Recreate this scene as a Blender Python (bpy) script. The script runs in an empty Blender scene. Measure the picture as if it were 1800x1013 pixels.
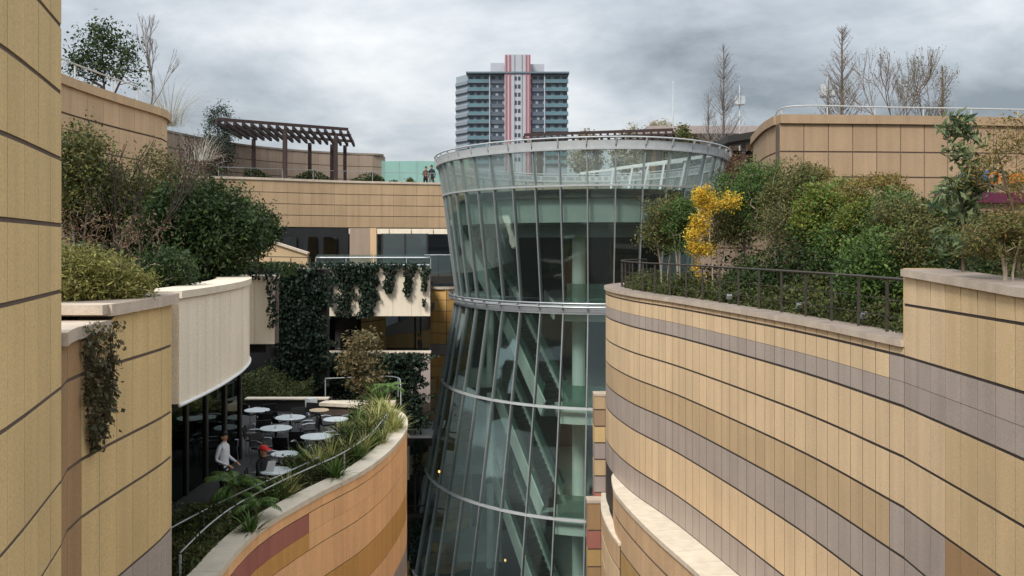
import bpy, bmesh, math, random
import numpy as np
from mathutils import Vector, Matrix
R = math.radians
SC = bpy.context.scene
COL = SC.collection
# ------------------------------------------------------------------ camera
# metres; camera at the origin looking along +Y, eye height z = 0
F, HOR = 1600.0, 430.0                       # focal length and horizon row for an 1800 px wide frame
cam_d = bpy.data.cameras.new('camera'); cam = bpy.data.objects.new('camera', cam_d); COL.objects.link(cam)
cam.rotation_euler = (R(90), 0, 0)
cam_d.sensor_width = 36; cam_d.lens = 36*F/1800
cam_d.shift_y = -(506.5-HOR)/1800
cam_d.clip_start = 0.1; cam_d.clip_end = 6000
SC.camera = cam
# ------------------------------------------------------------------ sky, sun, exposure
SUN_EL, SUN_AZ = 44, 205                     # azimuth clockwise from +Y
w = bpy.data.worlds.new('World'); SC.world = w; w.use_nodes = True
nt = w.node_tree; nt.nodes.clear()
def nd(t, typ, **kw):
    n = t.nodes.new(typ)
    for k, v in kw.items(): setattr(n, k, v)
    return n
out = nd(nt, 'ShaderNodeOutputWorld'); bg = nd(nt, 'ShaderNodeBackground'); bg.inputs[1].default_value = 0.1
sky = nd(nt, 'ShaderNodeTexSky', sky_type='NISHITA', sun_disc=False, sun_elevation=R(SUN_EL), sun_rotation=R(SUN_AZ))
tc = nd(nt, 'ShaderNodeTexCoord'); sep = nd(nt, 'ShaderNodeSeparateXYZ'); nt.links.new(tc.outputs['Generated'], sep.inputs[0])
zab = nd(nt, 'ShaderNodeMath', operation='ABSOLUTE'); nt.links.new(sep.outputs[2], zab.inputs[0])
zad = nd(nt, 'ShaderNodeMath', operation='ADD'); nt.links.new(zab.outputs[0], zad.inputs[0]); zad.inputs[1].default_value = 0.26
dv = []
for i in (0, 1):
    d = nd(nt, 'ShaderNodeMath', operation='DIVIDE'); nt.links.new(sep.outputs[i], d.inputs[0]); nt.links.new(zad.outputs[0], d.inputs[1]); dv.append(d)
cmb = nd(nt, 'ShaderNodeCombineXYZ'); nt.links.new(dv[0].outputs[0], cmb.inputs[0]); nt.links.new(dv[1].outputs[0], cmb.inputs[1])
cmb.inputs[2].default_value = 3.7
ns = nd(nt, 'ShaderNodeTexNoise'); nt.links.new(cmb.outputs[0], ns.inputs['Vector'])
ns.inputs['Scale'].default_value = 1.55; ns.inputs['Detail'].default_value = 9; ns.inputs['Roughness'].default_value = 0.56; ns.inputs['Distortion'].default_value = 0.15
rp = nd(nt, 'ShaderNodeValToRGB'); nt.links.new(ns.outputs[0], rp.inputs[0])
e = rp.color_ramp.elements
e[0].position = 0.30; e[0].color = (1.2, 1.34, 1.47, 1)
e[1].position = 0.72; e[1].color = (4.45, 4.5, 4.5, 1)
m1 = rp.color_ramp.elements.new(0.50); m1.color = (2.6, 2.8, 2.98, 1)
mx = nd(nt, 'ShaderNodeMix', data_type='RGBA'); mx.inputs[0].default_value = 0.93
nt.links.new(sky.outputs[0], mx.inputs[6]); nt.links.new(rp.outputs[0], mx.inputs[7])
# overcast luminance rises towards the zenith, added to light both canyon walls
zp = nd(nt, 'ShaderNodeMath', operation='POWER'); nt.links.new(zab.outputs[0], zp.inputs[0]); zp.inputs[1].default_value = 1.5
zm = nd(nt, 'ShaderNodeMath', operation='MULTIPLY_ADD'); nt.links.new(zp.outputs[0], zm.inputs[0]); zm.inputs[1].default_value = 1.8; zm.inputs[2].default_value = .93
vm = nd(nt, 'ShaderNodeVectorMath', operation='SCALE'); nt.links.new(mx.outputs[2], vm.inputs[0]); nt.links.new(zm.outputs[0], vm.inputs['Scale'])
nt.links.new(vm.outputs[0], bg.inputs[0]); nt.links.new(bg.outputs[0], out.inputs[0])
sl = bpy.data.lights.new('sun', 'SUN'); sl.energy = 1.4; sl.angle = R(14); sl.color = (1, 0.955, 0.89)
sun = bpy.data.objects.new('sun', sl); COL.objects.link(sun)
az, el = R(SUN_AZ), R(SUN_EL)
sd = Vector((math.sin(az)*math.cos(el), math.cos(az)*math.cos(el), math.sin(el)))
sun.rotation_euler = sd.to_track_quat('Z', 'Y').to_euler()
vs = SC.view_settings; vs.view_transform = 'Standard'; vs.look = 'None'; vs.exposure = 1.05; vs.gamma = 1; vs.use_curve_mapping = False
SC.cycles.max_bounces = 8; SC.cycles.transparent_max_bounces = 24; SC.cycles.use_denoising = True
SC.cycles.caustics_reflective = False; SC.cycles.caustics_refractive = False

# ------------------------------------------------------------------ materials
def lin(h):
    h = h.lstrip('#'); c = [int(h[i:i+2], 16)/255 for i in (0, 2, 4)]
    return tuple((x/12.92 if x <= .04045 else ((x+.055)/1.055)**2.4) for x in c)+(1,)
M = {}
def mat(name, col, rough=.7, metal=0, vary=.0, nscale=8., namp=.0, speck=0., sscale=90., bump=0., island=False, stain=0., trans=None, spec=.5):
    if isinstance(col, str): col = lin(col)
    m = bpy.data.materials.new(name); m.use_nodes = True; t = m.node_tree
    b = t.nodes['Principled BSDF']; b.inputs['Roughness'].default_value = rough; b.inputs['Metallic'].default_value = metal
    b.inputs['Specular IOR Level'].default_value = spec
    b.inputs['Base Color'].default_value = col
    fac = None
    def mul(a, bsock):
        if a is None: return bsock
        n = nd(t, 'ShaderNodeMath', operation='MULTIPLY'); t.links.new(a, n.inputs[0]); t.links.new(bsock, n.inputs[1]); return n.outputs[0]
    def rng(sock, lo, hi, f0=0., f1=1.):
        n = nd(t, 'ShaderNodeMapRange'); t.links.new(sock, n.inputs[0])
        n.inputs[1].default_value = f0; n.inputs[2].default_value = f1; n.inputs[3].default_value = lo; n.inputs[4].default_value = hi; return n.outputs[0]
    tcn = nd(t, 'ShaderNodeTexCoord')
    geo = nd(t, 'ShaderNodeNewGeometry')
    if vary:
        oi = nd(t, 'ShaderNodeObjectInfo')
        a = nd(t, 'ShaderNodeMath', operation='ADD'); t.links.new(oi.outputs['Random'], a.inputs[0]); t.links.new(geo.outputs['Random Per Island'], a.inputs[1])
        f = nd(t, 'ShaderNodeMath', operation='FRACT'); t.links.new(a.outputs[0], f.inputs[0])
        fac = mul(fac, rng(f.outputs[0], 1-vary, 1+vary))
    if namp:
        n = nd(t, 'ShaderNodeTexNoise'); t.links.new(geo.outputs['Position'], n.inputs['Vector']); n.inputs['Scale'].default_value = nscale; n.inputs['Detail'].default_value = 4
        fac = mul(fac, rng(n.outputs[0], 1-namp, 1+namp, .25, .75))
    if stain:
        mp = nd(t, 'ShaderNodeMapping'); mp.inputs['Scale'].default_value = (3.2, 3.2, .22); t.links.new(geo.outputs['Position'], mp.inputs[0])
        n = nd(t, 'ShaderNodeTexNoise'); t.links.new(mp.outputs[0], n.inputs['Vector']); n.inputs['Scale'].default_value = 1.1; n.inputs['Detail'].default_value = 5
        fac = mul(fac, rng(n.outputs[0], 1-stain, 1.04, .3, .62))
    if speck:
        n = nd(t, 'ShaderNodeTexNoise'); t.links.new(geo.outputs['Position'], n.inputs['Vector']); n.inputs['Scale'].default_value = sscale; n.inputs['Detail'].default_value = 2
        fac = mul(fac, rng(n.outputs[0], 1-speck, 1+speck, .3, .7))
        if bump:
            bp = nd(t, 'ShaderNodeBump'); bp.inputs['Strength'].default_value = bump; bp.inputs['Distance'].default_value = .01
            t.links.new(n.outputs[0], bp.inputs['Height']); t.links.new(bp.outputs[0], b.inputs['Normal'])
    if fac is not None:
        mxn = nd(t, 'ShaderNodeMix', data_type='RGBA', blend_type='MULTIPLY'); mxn.inputs[0].default_value = 1
        mxn.inputs[6].default_value = col
        cb = nd(t, 'ShaderNodeCombineColor')
        for i in range(3): t.links.new(fac, cb.inputs[i])
        t.links.new(cb.outputs[0], mxn.inputs[7]); t.links.new(mxn.outputs[2], b.inputs['Base Color'])
    M[name] = m; return m
def stone(name, col, vary=.05): return mat(name, col, .85, vary=vary, nscale=.9, namp=.06, speck=.12, sscale=45., bump=.25, stain=.08, spec=.25)
stone('cream', '#ddc19b'); stone('greyband', '#b0a297'); stone('tan', '#c7ac87'); stone('mustard', '#bb9a66'); stone('span', '#b09677'); stone('gold', '#d9ae6c'); stone('cream_reflected', '#d3b78d'); stone('sand', '#d0b08b'); stone('taupe', '#9d8b7b')
stone('orange', '#f4c08c'); stone('amber', '#d3a05f'); stone('brick', '#ad7164'); stone('fascia', '#ede0ca', .03)
stone('ochre', '#d6b985'); stone('umber', '#a98863'); stone('buff', '#a98f73'); stone('lilac', '#a89a94')
mat('joint_dark', '#3b322c', .95, namp=.2, nscale=3); mat('joint', '#63544a', .95, namp=.2, nscale=3)
mat('coping', '#c3b3a0', .75, vary=.05, namp=.1, nscale=2.5, speck=.1, sscale=40, bump=.15, stain=.12)
mat('coping_pale', '#dacdb8', .75, vary=.04, namp=.07, nscale=2.5, speck=.08, sscale=40, stain=.08)
mat('coping_dark', '#8d7f73', .8, vary=.05, namp=.18, nscale=2.5, speck=.14, sscale=40, stain=.2)
mat('steel', '#b9bcbf', .38, .75, namp=.08, nscale=5)
mat('steel_paint', '#b3b7b7', .5, .05, namp=.08, nscale=4)
mat('mullion', '#8d9292', .45, .2, namp=.1, nscale=3)
mat('dark_steel', '#3a3733', .5, .5, namp=.15, nscale=6)
mat('rail_dark', '#4d4740', .55, .4, namp=.15, nscale=6)
mat('white_paint', '#dfe3e2', .55, namp=.05, nscale=4)
mat('pale_green', '#e2eae4', .7, namp=.06, nscale=1.2)
mat('soffit', '#8d9694', .8, namp=.08)
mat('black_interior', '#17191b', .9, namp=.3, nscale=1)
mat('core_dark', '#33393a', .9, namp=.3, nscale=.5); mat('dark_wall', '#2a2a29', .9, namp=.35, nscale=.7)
mat('floor_tile', '#b9beb6', .35, namp=.1, nscale=2)
mat('wood_dark', '#3a2a26', .8, vary=.15, namp=.25, nscale=6, stain=.2)
mat('soil', '#3a3026', .95, namp=.3, nscale=5, speck=.2)
mat('asphalt', '#4a4a4a', .9, namp=.15, nscale=.5)
mat('deck', '#6f6a64', .8, namp=.15, nscale=2)
mat('dark_floor', '#2d2a28', .7, namp=.2, nscale=3)
mat('bark', '#6d5c4c', .9, namp=.25, nscale=9)
mat('bark_pale', '#a0917f', .9, namp=.25, nscale=9)
mat('bark_dark', '#40342e', .9, namp=.25, nscale=9)
mat('bark_grey', '#8c8682', .9, namp=.2, nscale=9)
mat('tabletop', '#dfe6e6', .25, namp=.03)
mat('tabletop_tan', '#d9c09e', .35, namp=.05)
mat('chair_dark', '#1c1b1b', .5, namp=.2)
mat('shop_warm', '#4b3a2f', .8, namp=.3, nscale=1.5)
mat('rubber', '#111213', .6); mat('apt_office', '#9aa8ad', .7, namp=.08, nscale=.5)
def leafmat(name, c1, c2, c3=None, trans=.25, rough=.55):
    m = bpy.data.materials.new(name); m.use_nodes = True; t = m.node_tree
    b = t.nodes['Principled BSDF']; b.inputs['Roughness'].default_value = rough; b.inputs['Specular IOR Level'].default_value = .3
    g = nd(t, 'ShaderNodeNewGeometry'); rmp = nd(t, 'ShaderNodeValToRGB'); t.links.new(g.outputs['Random Per Island'], rmp.inputs[0])
    rmp.color_ramp.elements[0].color = lin(c1); rmp.color_ramp.elements[1].color = lin(c2)
    if c3:
        q = rmp.color_ramp.elements.new(.88); q.color = lin(c3); rmp.color_ramp.elements[1].position = .84
        rmp.color_ramp.elements.new(1.).color = lin(c3)
    t.links.new(rmp.outputs[0], b.inputs['Base Color'])
    tr = nd(t, 'ShaderNodeBsdfTranslucent'); t.links.new(rmp.outputs[0], tr.inputs[0])
    ms = nd(t, 'ShaderNodeMixShader'); ms.inputs[0].default_value = trans
    t.links.new(b.outputs[0], ms.inputs[1]); t.links.new(tr.outputs[0], ms.inputs[2])
    t.links.new(ms.outputs[0], t.nodes['Material Output'].inputs[0]); M[name] = m
leafmat('leaf_dark', '#1b2a18', '#46592c'); leafmat('leaf_ivy', '#121d16', '#2a3d2b', trans=.1)
leafmat('leaf_olive', '#32482a', '#68803c', '#7a7040'); leafmat('leaf_mid', '#304b2a', '#6a843f')
leafmat('leaf_bright', '#4a702a', '#93a848', '#7f7a3c'); leafmat('leaf_feather', '#5e6a30', '#9a9a4c', '#8d6a3c')
leafmat('leaf_yellow', '#d0a124', '#f2d657', trans=.35); leafmat('leaf_rust', '#55482f', '#8a7448', '#5e6a38')
leafmat('leaf_spring', '#6c7434', '#aaab60', '#857a48'); leafmat('leaf_broad', '#2b4430', '#4f6e48', '#8a9668')
leafmat('leaf_vine', '#39452f', '#6f7a56', '#6b5b42'); leafmat('leaf_pot', '#484d34', '#837e58', '#8f7b56')
leafmat('leaf_spiky', '#5f7432', '#a7ab56', '#cfc888'); leafmat('leaf_palm', '#35502a', '#6f8a3e')
leafmat('leaf_pale', '#a9a596', '#cfc9bb', trans=.3); leafmat('leaf_far', '#8f8a72', '#b9b195'); leafmat('leaf_conifer', '#27352a', '#48564a')
leafmat('leaf_cover', '#22361c', '#587535', '#6a6a3c'); leafmat('leaf_dry', '#5d4436', '#8a6a52')
def glass(name, tint, rough=.03, refl=.5, base=.06):
    m = bpy.data.materials.new(name); m.use_nodes = True; t = m.node_tree; t.nodes.remove(t.nodes['Principled BSDF'])
    tr = nd(t, 'ShaderNodeBsdfTransparent'); tr.inputs[0].default_value = lin(tint)
    gl = nd(t, 'ShaderNodeBsdfGlossy'); gl.inputs['Roughness'].default_value = rough; gl.inputs[0].default_value = (.85, .95, .95, 1)
    oi = nd(t, 'ShaderNodeObjectInfo'); ge = nd(t, 'ShaderNodeNewGeometry'); va = nd(t, 'ShaderNodeVectorMath', operation='MULTIPLY_ADD'); cbx = nd(t, 'ShaderNodeCombineXYZ')
    for k_ in range(3): t.links.new(oi.outputs['Random'], cbx.inputs[k_])
    t.links.new(cbx.outputs[0], va.inputs[0]); va.inputs[1].default_value = (37, 53, 71); t.links.new(ge.outputs['Position'], va.inputs[2])
    nz = nd(t, 'ShaderNodeTexNoise'); nz.inputs['Scale'].default_value = .45; nz.inputs['Detail'].default_value = 1; t.links.new(va.outputs[0], nz.inputs['Vector'])
    bp = nd(t, 'ShaderNodeBump'); bp.inputs['Strength'].default_value = .12; bp.inputs['Distance'].default_value = .1; t.links.new(nz.outputs[0], bp.inputs['Height']); t.links.new(bp.outputs[0], gl.inputs['Normal'])
    lw = nd(t, 'ShaderNodeLayerWeight'); lw.inputs[0].default_value = .35
    mr = nd(t, 'ShaderNodeMapRange'); t.links.new(lw.outputs['Fresnel'], mr.inputs[0]); mr.inputs[3].default_value = base; mr.inputs[4].default_value = refl
    ms = nd(t, 'ShaderNodeMixShader'); t.links.new(mr.outputs[0], ms.inputs[0]); t.links.new(tr.outputs[0], ms.inputs[1]); t.links.new(gl.outputs[0], ms.inputs[2])
    t.links.new(ms.outputs[0], t.nodes['Material Output'].inputs[0]); M[name] = m
def film(name, tint, milk, amount, base=.06, refl=.4):
    # fritted / milky glass: part clear, part diffuse
    glass(name, tint, refl=refl, base=base); t = M[name].node_tree
    last = t.nodes['Material Output'].inputs[0].links[0].from_socket
    df = nd(t, 'ShaderNodeBsdfDiffuse'); df.inputs[0].default_value = lin(milk)
    tl = nd(t, 'ShaderNodeBsdfTranslucent'); tl.inputs[0].default_value = lin(milk)
    m2 = nd(t, 'ShaderNodeMixShader'); m2.inputs[0].default_value = .5; t.links.new(df.outputs[0], m2.inputs[1]); t.links.new(tl.outputs[0], m2.inputs[2])
    m3 = nd(t, 'ShaderNodeMixShader'); m3.inputs[0].default_value = amount; t.links.new(last, m3.inputs[1]); t.links.new(m2.outputs[0], m3.inputs[2])
    t.links.new(m3.outputs[0], t.nodes['Material Output'].inputs[0])
film('glass_tower', '#ecf4f1', '#a8b4b0', .03, refl=.5, base=.025); film('glass_top', '#f1f6f4', '#c2cdc8', .16, base=.03)
film('glass_mint', '#dff2ec', '#b9dfd3', .5); film('glass_teal', '#dce9e4', '#9dbab0', .35)
film('glass_grey', '#cdd8da', '#93a1a5', .3, base=.05); film('glass_clear', '#e8f1ee', '#b5c6c0', .12); glass('glass_dark', '#4a5254', base=.05, refl=.35)

# ------------------------------------------------------------------ object helpers
def obj_raw(name, mesh, parent=None):
    o = bpy.data.objects.new(name, mesh); COL.objects.link(o)
    if parent is not None: o.parent = parent
    return o
def tag(o, label, cat, group=None):
    o['label'] = label; o['category'] = cat
    if group: o['group'] = group
    return o
def thing(name, label, cat, loc=(0, 0, 0), group=None):
    o = bpy.data.objects.new(name, None); COL.objects.link(o); o.location = loc; o.empty_display_size = .2
    return tag(o, label, cat, group)
def offset(o):
    v = Vector((0, 0, 0))
    while o is not None: v += o.location; o = o.parent
    return v
def copy_tree(o, parent=None):
    c = o.copy(); COL.objects.link(c); c.parent = parent
    for ch in list(o.children): copy_tree(ch, c)
    return c
def mesh_np(name, V, Fq, mats, mi=None, smooth=False):
    """V (n,3); Fq (m,k) with constant k"""
    me = bpy.data.meshes.new(name); V = np.asarray(V, np.float32); Fq = np.asarray(Fq, np.int32)
    me.vertices.add(len(V)); me.vertices.foreach_set('co', V.ravel())
    k = Fq.shape[1]; me.loops.add(Fq.size); me.loops.foreach_set('vertex_index', Fq.ravel())
    me.polygons.add(len(Fq)); me.polygons.foreach_set('loop_start', np.arange(0, Fq.size, k, dtype=np.int32))
    for m_ in mats: me.materials.append(M[m_])
    if mi is not None: me.polygons.foreach_set('material_index', np.asarray(mi, np.int32))
    if smooth: me.polygons.foreach_set('use_smooth', np.ones(len(Fq), bool))
    me.update(calc_edges=True); me.validate(); return me
class B:
    def __init__(s): s.v = []; s.f = []; s.m = []; s.mats = []
    def mi(s, m):
        if m not in s.mats: s.mats.append(m)
        return s.mats.index(m)
    def poly(s, vs, fs, m):
        n = len(s.v); s.v += [tuple(p) for p in vs]; k = s.mi(m)
        for f in fs: s.f.append([n+i for i in f]); s.m.append(k)
        return s
    def box(s, c, d, m, rz=0, rx=0, ry=0):
        Mx = Matrix.Rotation(rz, 3, 'Z') @ Matrix.Rotation(ry, 3, 'Y') @ Matrix.Rotation(rx, 3, 'X'); c = Vector(c)
        vs = [c + Mx @ Vector((x*d[0]/2, y*d[1]/2, z*d[2]/2)) for z in (-1, 1) for y in (-1, 1) for x in (-1, 1)]
        return s.poly(vs, [(0, 2, 3, 1), (4, 5, 7, 6), (0, 1, 5, 4), (2, 6, 7, 3), (0, 4, 6, 2), (1, 3, 7, 5)], m)
    def hexa(s, lo, hi, m):      # lo, hi: 4 points each, same order
        return s.poly(list(lo)+list(hi), [(3, 2, 1, 0), (4, 5, 6, 7), (0, 1, 5, 4), (1, 2, 6, 5), (2, 3, 7, 6), (3, 0, 4, 7)], m)
    def bar(s, a, b, wd, ht, m, up=(0, 0, 1)):   # box beam from a to b
        a, b = Vector(a), Vector(b); d = (b-a).normalized(); u = Vector(up)
        if abs(d.dot(u)) > .98: u = Vector((0, 1, 0))
        sdv = d.cross(u).normalized(); u = sdv.cross(d).normalized()
        q = lambda p: [p+sdv*wd/2+u*ht/2, p-sdv*wd/2+u*ht/2, p-sdv*wd/2-u*ht/2, p+sdv*wd/2-u*ht/2]
        return s.hexa(q(a), q(b), m)
    def tube(s, path, r, m, n=6, cap=True):
        path = [Vector(p) for p in path]; rr = r if isinstance(r, (list, tuple)) else [r]*len(path); rings = []
        pn = None
        for i, p in enumerate(path):
            d = (path[min(i+1, len(path)-1)]-path[max(i-1, 0)]).normalized()
            if pn is None: pn = d.orthogonal().normalized()
            pn = (pn-d*pn.dot(d)).normalized(); q = d.cross(pn)
            rings.append([p+(pn*math.cos(2*math.pi*k/n)+q*math.sin(2*math.pi*k/n))*rr[i] for k in range(n)])
        vs = [v for g in rings for v in g]; fs = []
        for i in range(len(path)-1):
            for k in range(n): fs.append((i*n+k, i*n+(k+1) % n, (i+1)*n+(k+1) % n, (i+1)*n+k))
        if cap: fs += [tuple(range(n))[::-1], tuple((len(path)-1)*n+k for k in range(n))]
        return s.poly(vs, fs, m)
    def sweep(s, prof, m, closed=False):    # prof: list of rings (lists of points, same length), closed sections
        n = len(prof[0]); vs = [p for g in prof for p in g]; fs = []; L = len(prof)
        for i in range(L if closed else L-1):
            j = (i+1) % L
            for k in range(n): fs.append((i*n+k, i*n+(k+1) % n, j*n+(k+1) % n, j*n+k))
        if not closed: fs += [tuple(range(n))[::-1], tuple((L-1)*n+k for k in range(n))]
        return s.poly(vs, fs, m)
    def lathe(s, prof, m, n=20, c=(0, 0, 0)):
        vs = []; fs = []; L = len(prof)
        for r, z in prof:
            for k in range(n): a = 2*math.pi*k/n; vs.append((c[0]+r*math.cos(a), c[1]+r*math.sin(a), c[2]+z))
        for i in range(L-1):
            for k in range(n): fs.append((i*n+k, i*n+(k+1) % n, (i+1)*n+(k+1) % n, (i+1)*n+k))
        fs += [tuple(range(n))[::-1], tuple((L-1)*n+k for k in range(n))]
        return s.poly(vs, fs, m)
    def prism(s, pts, z0, z1, m):
        n = len(pts); vs = [(p[0], p[1], z0) for p in pts]+[(p[0], p[1], z1) for p in pts]
        return s.poly(vs, [tuple(range(n))[::-1], tuple(range(n, 2*n))]+[(i, (i+1) % n, n+(i+1) % n, n+i) for i in range(n)], m)
    def build(s, name, parent=None, world=True, smooth=False, fixn=True):
        off = offset(parent) if (parent is not None and world) else Vector((0, 0, 0))
        me = bpy.data.meshes.new(name); me.from_pydata([tuple(Vector(v)-off) for v in s.v], [], s.f)
        for m_ in s.mats: me.materials.append(M[m_])
        me.polygons.foreach_set('material_index', s.m)
        if smooth: me.polygons.foreach_set('use_smooth', [True]*len(s.f))
        if fixn and len(s.f) < 4000:
            bm = bmesh.new(); bm.from_mesh(me); bmesh.ops.recalc_face_normals(bm, faces=bm.faces); bm.to_mesh(me); bm.free()
        me.update(); return obj_raw(name, me, parent)
def struct(b, name, **k):
    o = b.build(name, **k); o['kind'] = 'structure'; return o
def X(px, Y): return (px-900)/F*Y            # lateral place of something seen at column px and distance Y
def Z(py, Y): return (HOR-py)/F*Y
def spline(pts, step):
    P = [np.array(p, float) for p in pts]; P = [2*P[0]-P[1]]+P+[2*P[-1]-P[-2]]; D = []
    for i in range(1, len(P)-2):
        for t in np.linspace(0, 1, 24, endpoint=False):
            a, b, c, d = P[i-1:i+3]
            D.append(.5*(2*b+(c-a)*t+(2*a-5*b+4*c-d)*t*t+(3*b-a-3*c+d)*t**3))
    D.append(P[-2]); D = np.array(D); L = np.r_[0, np.cumsum(np.linalg.norm(np.diff(D, axis=0), axis=1))]
    n = max(1, int(round(L[-1]/step))); q = np.linspace(0, L[-1], n+1)
    return np.stack([np.interp(q, L, D[:, k]) for k in range(D.shape[1])], 1)
def normals2(P, side):
    T = np.gradient(P[:, :2], axis=0); T /= np.linalg.norm(T, axis=1)[:, None]
    return np.stack([T[:, 1], -T[:, 0]], 1)*side        # side=+1: to the right of travel
def screen_area(q):
    q = np.asarray(q, float)
    if (q[:, 1] < .3).any(): return 0
    u = 900+F*q[:, 0]/q[:, 1]; v = HOR-F*q[:, 2]/q[:, 1]
    if u.max() < 0 or u.min() > 1800 or v.max() < 0 or v.min() > 1013: return 0
    u = u.clip(0, 1800); v = v.clip(0, 1013)
    return abs(np.dot(u, np.roll(v, 1))-np.dot(v, np.roll(u, 1)))/2
RND = random.Random(5)
def clad_wall(root, pts, side, rows, colw, zbot, colorfn=None, ztop=None, thick=.35, maxparts=290, minarea=25, vgap=.015, depth=.02, partname='panel', core=True, core_mat='joint'):
    """a wall of stone panels on a recessed core. rows: (z_hi, z_lo, key, line_below)"""
    P = spline(pts, colw); N = normals2(P, side); n = len(P)
    zt = [(ztop(P[i]) if ztop else rows[0][0]) for i in range(n)]
    if core:
        b = B(); ring = []
        for i in range(n):
            o_ = P[i, :2]; i_ = o_-N[i]*thick
            ring.append([(o_[0], o_[1], zt[i]), (i_[0], i_[1], zt[i]), (i_[0], i_[1], zbot), (o_[0], o_[1], zbot)])
        b.sweep(ring, core_mat); b.build('wall_core', root, smooth=False)
    items = []
    for r, (zh, zl, key, line) in enumerate(rows):
        for i in range(n-1):
            a, c = P[i, :2], P[i+1, :2]; L = np.linalg.norm(c-a); g = vgap/2/L
            p0, p1 = a+(c-a)*g, c-(c-a)*g
            h0, h1 = min(zh, zt[i]), min(zh, zt[i+1])
            lo = zl+line
            if h0-lo < .03 or h1-lo < .03: continue
            nn = (N[i]+N[i+1])/2; nn = nn/np.linalg.norm(nn)
            f = lambda p, d, z: (p[0]+nn[0]*d, p[1]+nn[1]*d, z)
            dep = depth+RND.uniform(-.1, .1)*depth
            q = [f(p0, dep, lo), f(p1, dep, lo), f(p1, dep, h1-.004), f(p0, dep, h0-.004)]
            k = [f(p0, -.01, lo), f(p1, -.01, lo), f(p1, -.01, h1-.004), f(p0, -.01, h0-.004)]
            items.append((screen_area(q), q, k, colorfn(r, key, i, (a+c)/2) if colorfn else key))
    items.sort(key=lambda t: -t[0]); rest = B()
    for j, (ar, q, k, key) in enumerate(items):
        if j < maxparts and ar > minarea:
            b = B(); b.hexa(k, q, key); b.build(partname, root)
        elif ar > 0 or j % 1 == 0: rest.hexa(k, q, key)
    if rest.f:
        o = rest.build('panel_field', root, fixn=True); o['kind'] = 'stuff'
def coping(root, pts, side, ztop, th, over, inn, m, piece=1.2, name='coping_stone', step=.3, gap=.008, topm=None):
    P = spline(pts, step); N = normals2(P, side); n = len(P); k = max(1, int(round(piece/step))); zf = ztop if callable(ztop) else (lambda p: ztop)
    for s in range(0, n-1, k):
        e_ = min(s+k, n-1); ring = []
        for i in range(s, e_+1):
            p = P[i, :2].copy()
            if i == e_ and e_ < n-1: p -= (P[i, :2]-P[i-1, :2])/np.linalg.norm(P[i, :2]-P[i-1, :2])*gap
            o_ = p+N[i]*over; i_ = p-N[i]*inn; z = zf(P[i])
            ring.append([(o_[0], o_[1], z), (i_[0], i_[1], z), (i_[0], i_[1], z-th), (o_[0], o_[1], z-th)])
        b = B(); b.sweep(ring, m)
        if topm:
            kt = b.mi(topm)
            for q_ in range(0, 4*(len(ring)-1), 4): b.m[q_] = kt
        b.build(name, root)
def railing(name, label, path, h, m, r=.025, post=1.2, bars=(), parent=None, postw=.04, drop=0., cat='railing', group=None):
    P = spline(path, .3); t = thing(name, label, cat, tuple(P[0]), group)
    b = B(); b.tube([(p[0], p[1], p[2]+h) for p in P], r, m); b.build('handrail', t, smooth=True)
    for hb in bars: b = B(); b.tube([(p[0], p[1], p[2]+hb) for p in P], r*.4, m, 4); b.build('cable', t)
    k = max(1, int(round(post/.3))); last = 0
    idx = list(range(0, len(P), k))
    if idx[-1] != len(P)-1: idx.append(len(P)-1)
    for i in idx:
        p = P[i]; b = B(); b.box((p[0], p[1], p[2]+h/2-.02-drop/2), (postw, postw, h-.04+drop), m); b.build('post', t)
    return t

# ------------------------------------------------------------------ plants
def tubes_np(segs, n=5):
    A = np.array([s[0] for s in segs]); Bq = np.array([s[1] for s in segs]); ra = np.array([s[2] for s in segs]); rb = np.array([s[3] for s in segs])
    d = Bq-A; d /= np.linalg.norm(d, axis=1)[:, None]+1e-9
    u = np.cross(d, np.where(np.abs(d[:, 2:3]) > .9, [[1., 0, 0]], [[0, 0, 1.]])); u /= np.linalg.norm(u, axis=1)[:, None]; v = np.cross(d, u)
    an = np.arange(n)*2*np.pi/n; c = np.cos(an)[None, :, None]; s = np.sin(an)[None, :, None]
    ring = u[:, None]*c+v[:, None]*s
    V = np.concatenate([A[:, None]+ring*ra[:, None, None], Bq[:, None]+ring*rb[:, None, None]], 1).reshape(-1, 3)
    k = np.arange(n); f = np.stack([k, (k+1) % n, n+(k+1) % n, n+k], 1)
    Fq = (np.arange(len(A))[:, None, None]*2*n+f[None]).reshape(-1, 4); return V, Fq
def leaves_np(rs, pos, L, wd, dirs=None, up=.4, lvar=.5, fold=.25):
    n = len(pos)
    d = rs.normal(size=(n, 3)) if dirs is None else dirs+rs.normal(size=(n, 3))*.45
    d /= np.linalg.norm(d, axis=1)[:, None]+1e-9
    nr = rs.normal(size=(n, 3))+np.array([0, 0, up]); sd_ = np.cross(d, nr); sd_ /= np.linalg.norm(sd_, axis=1)[:, None]+1e-9
    nn = np.cross(sd_, d); l = (L*(1+rs.uniform(-lvar, lvar, n)))[:, None]; q = (wd*(1+rs.uniform(-lvar, lvar, n)))[:, None]/2
    a = pos-d*l*.5; c = pos+d*l*.5; m1 = pos+sd_*q+nn*q*fold; m2 = pos-sd_*q+nn*q*fold
    V = np.stack([a, m1, c, m2], 1).reshape(-1, 3); Fq = np.arange(n*4).reshape(-1, 4); return V, Fq
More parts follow.
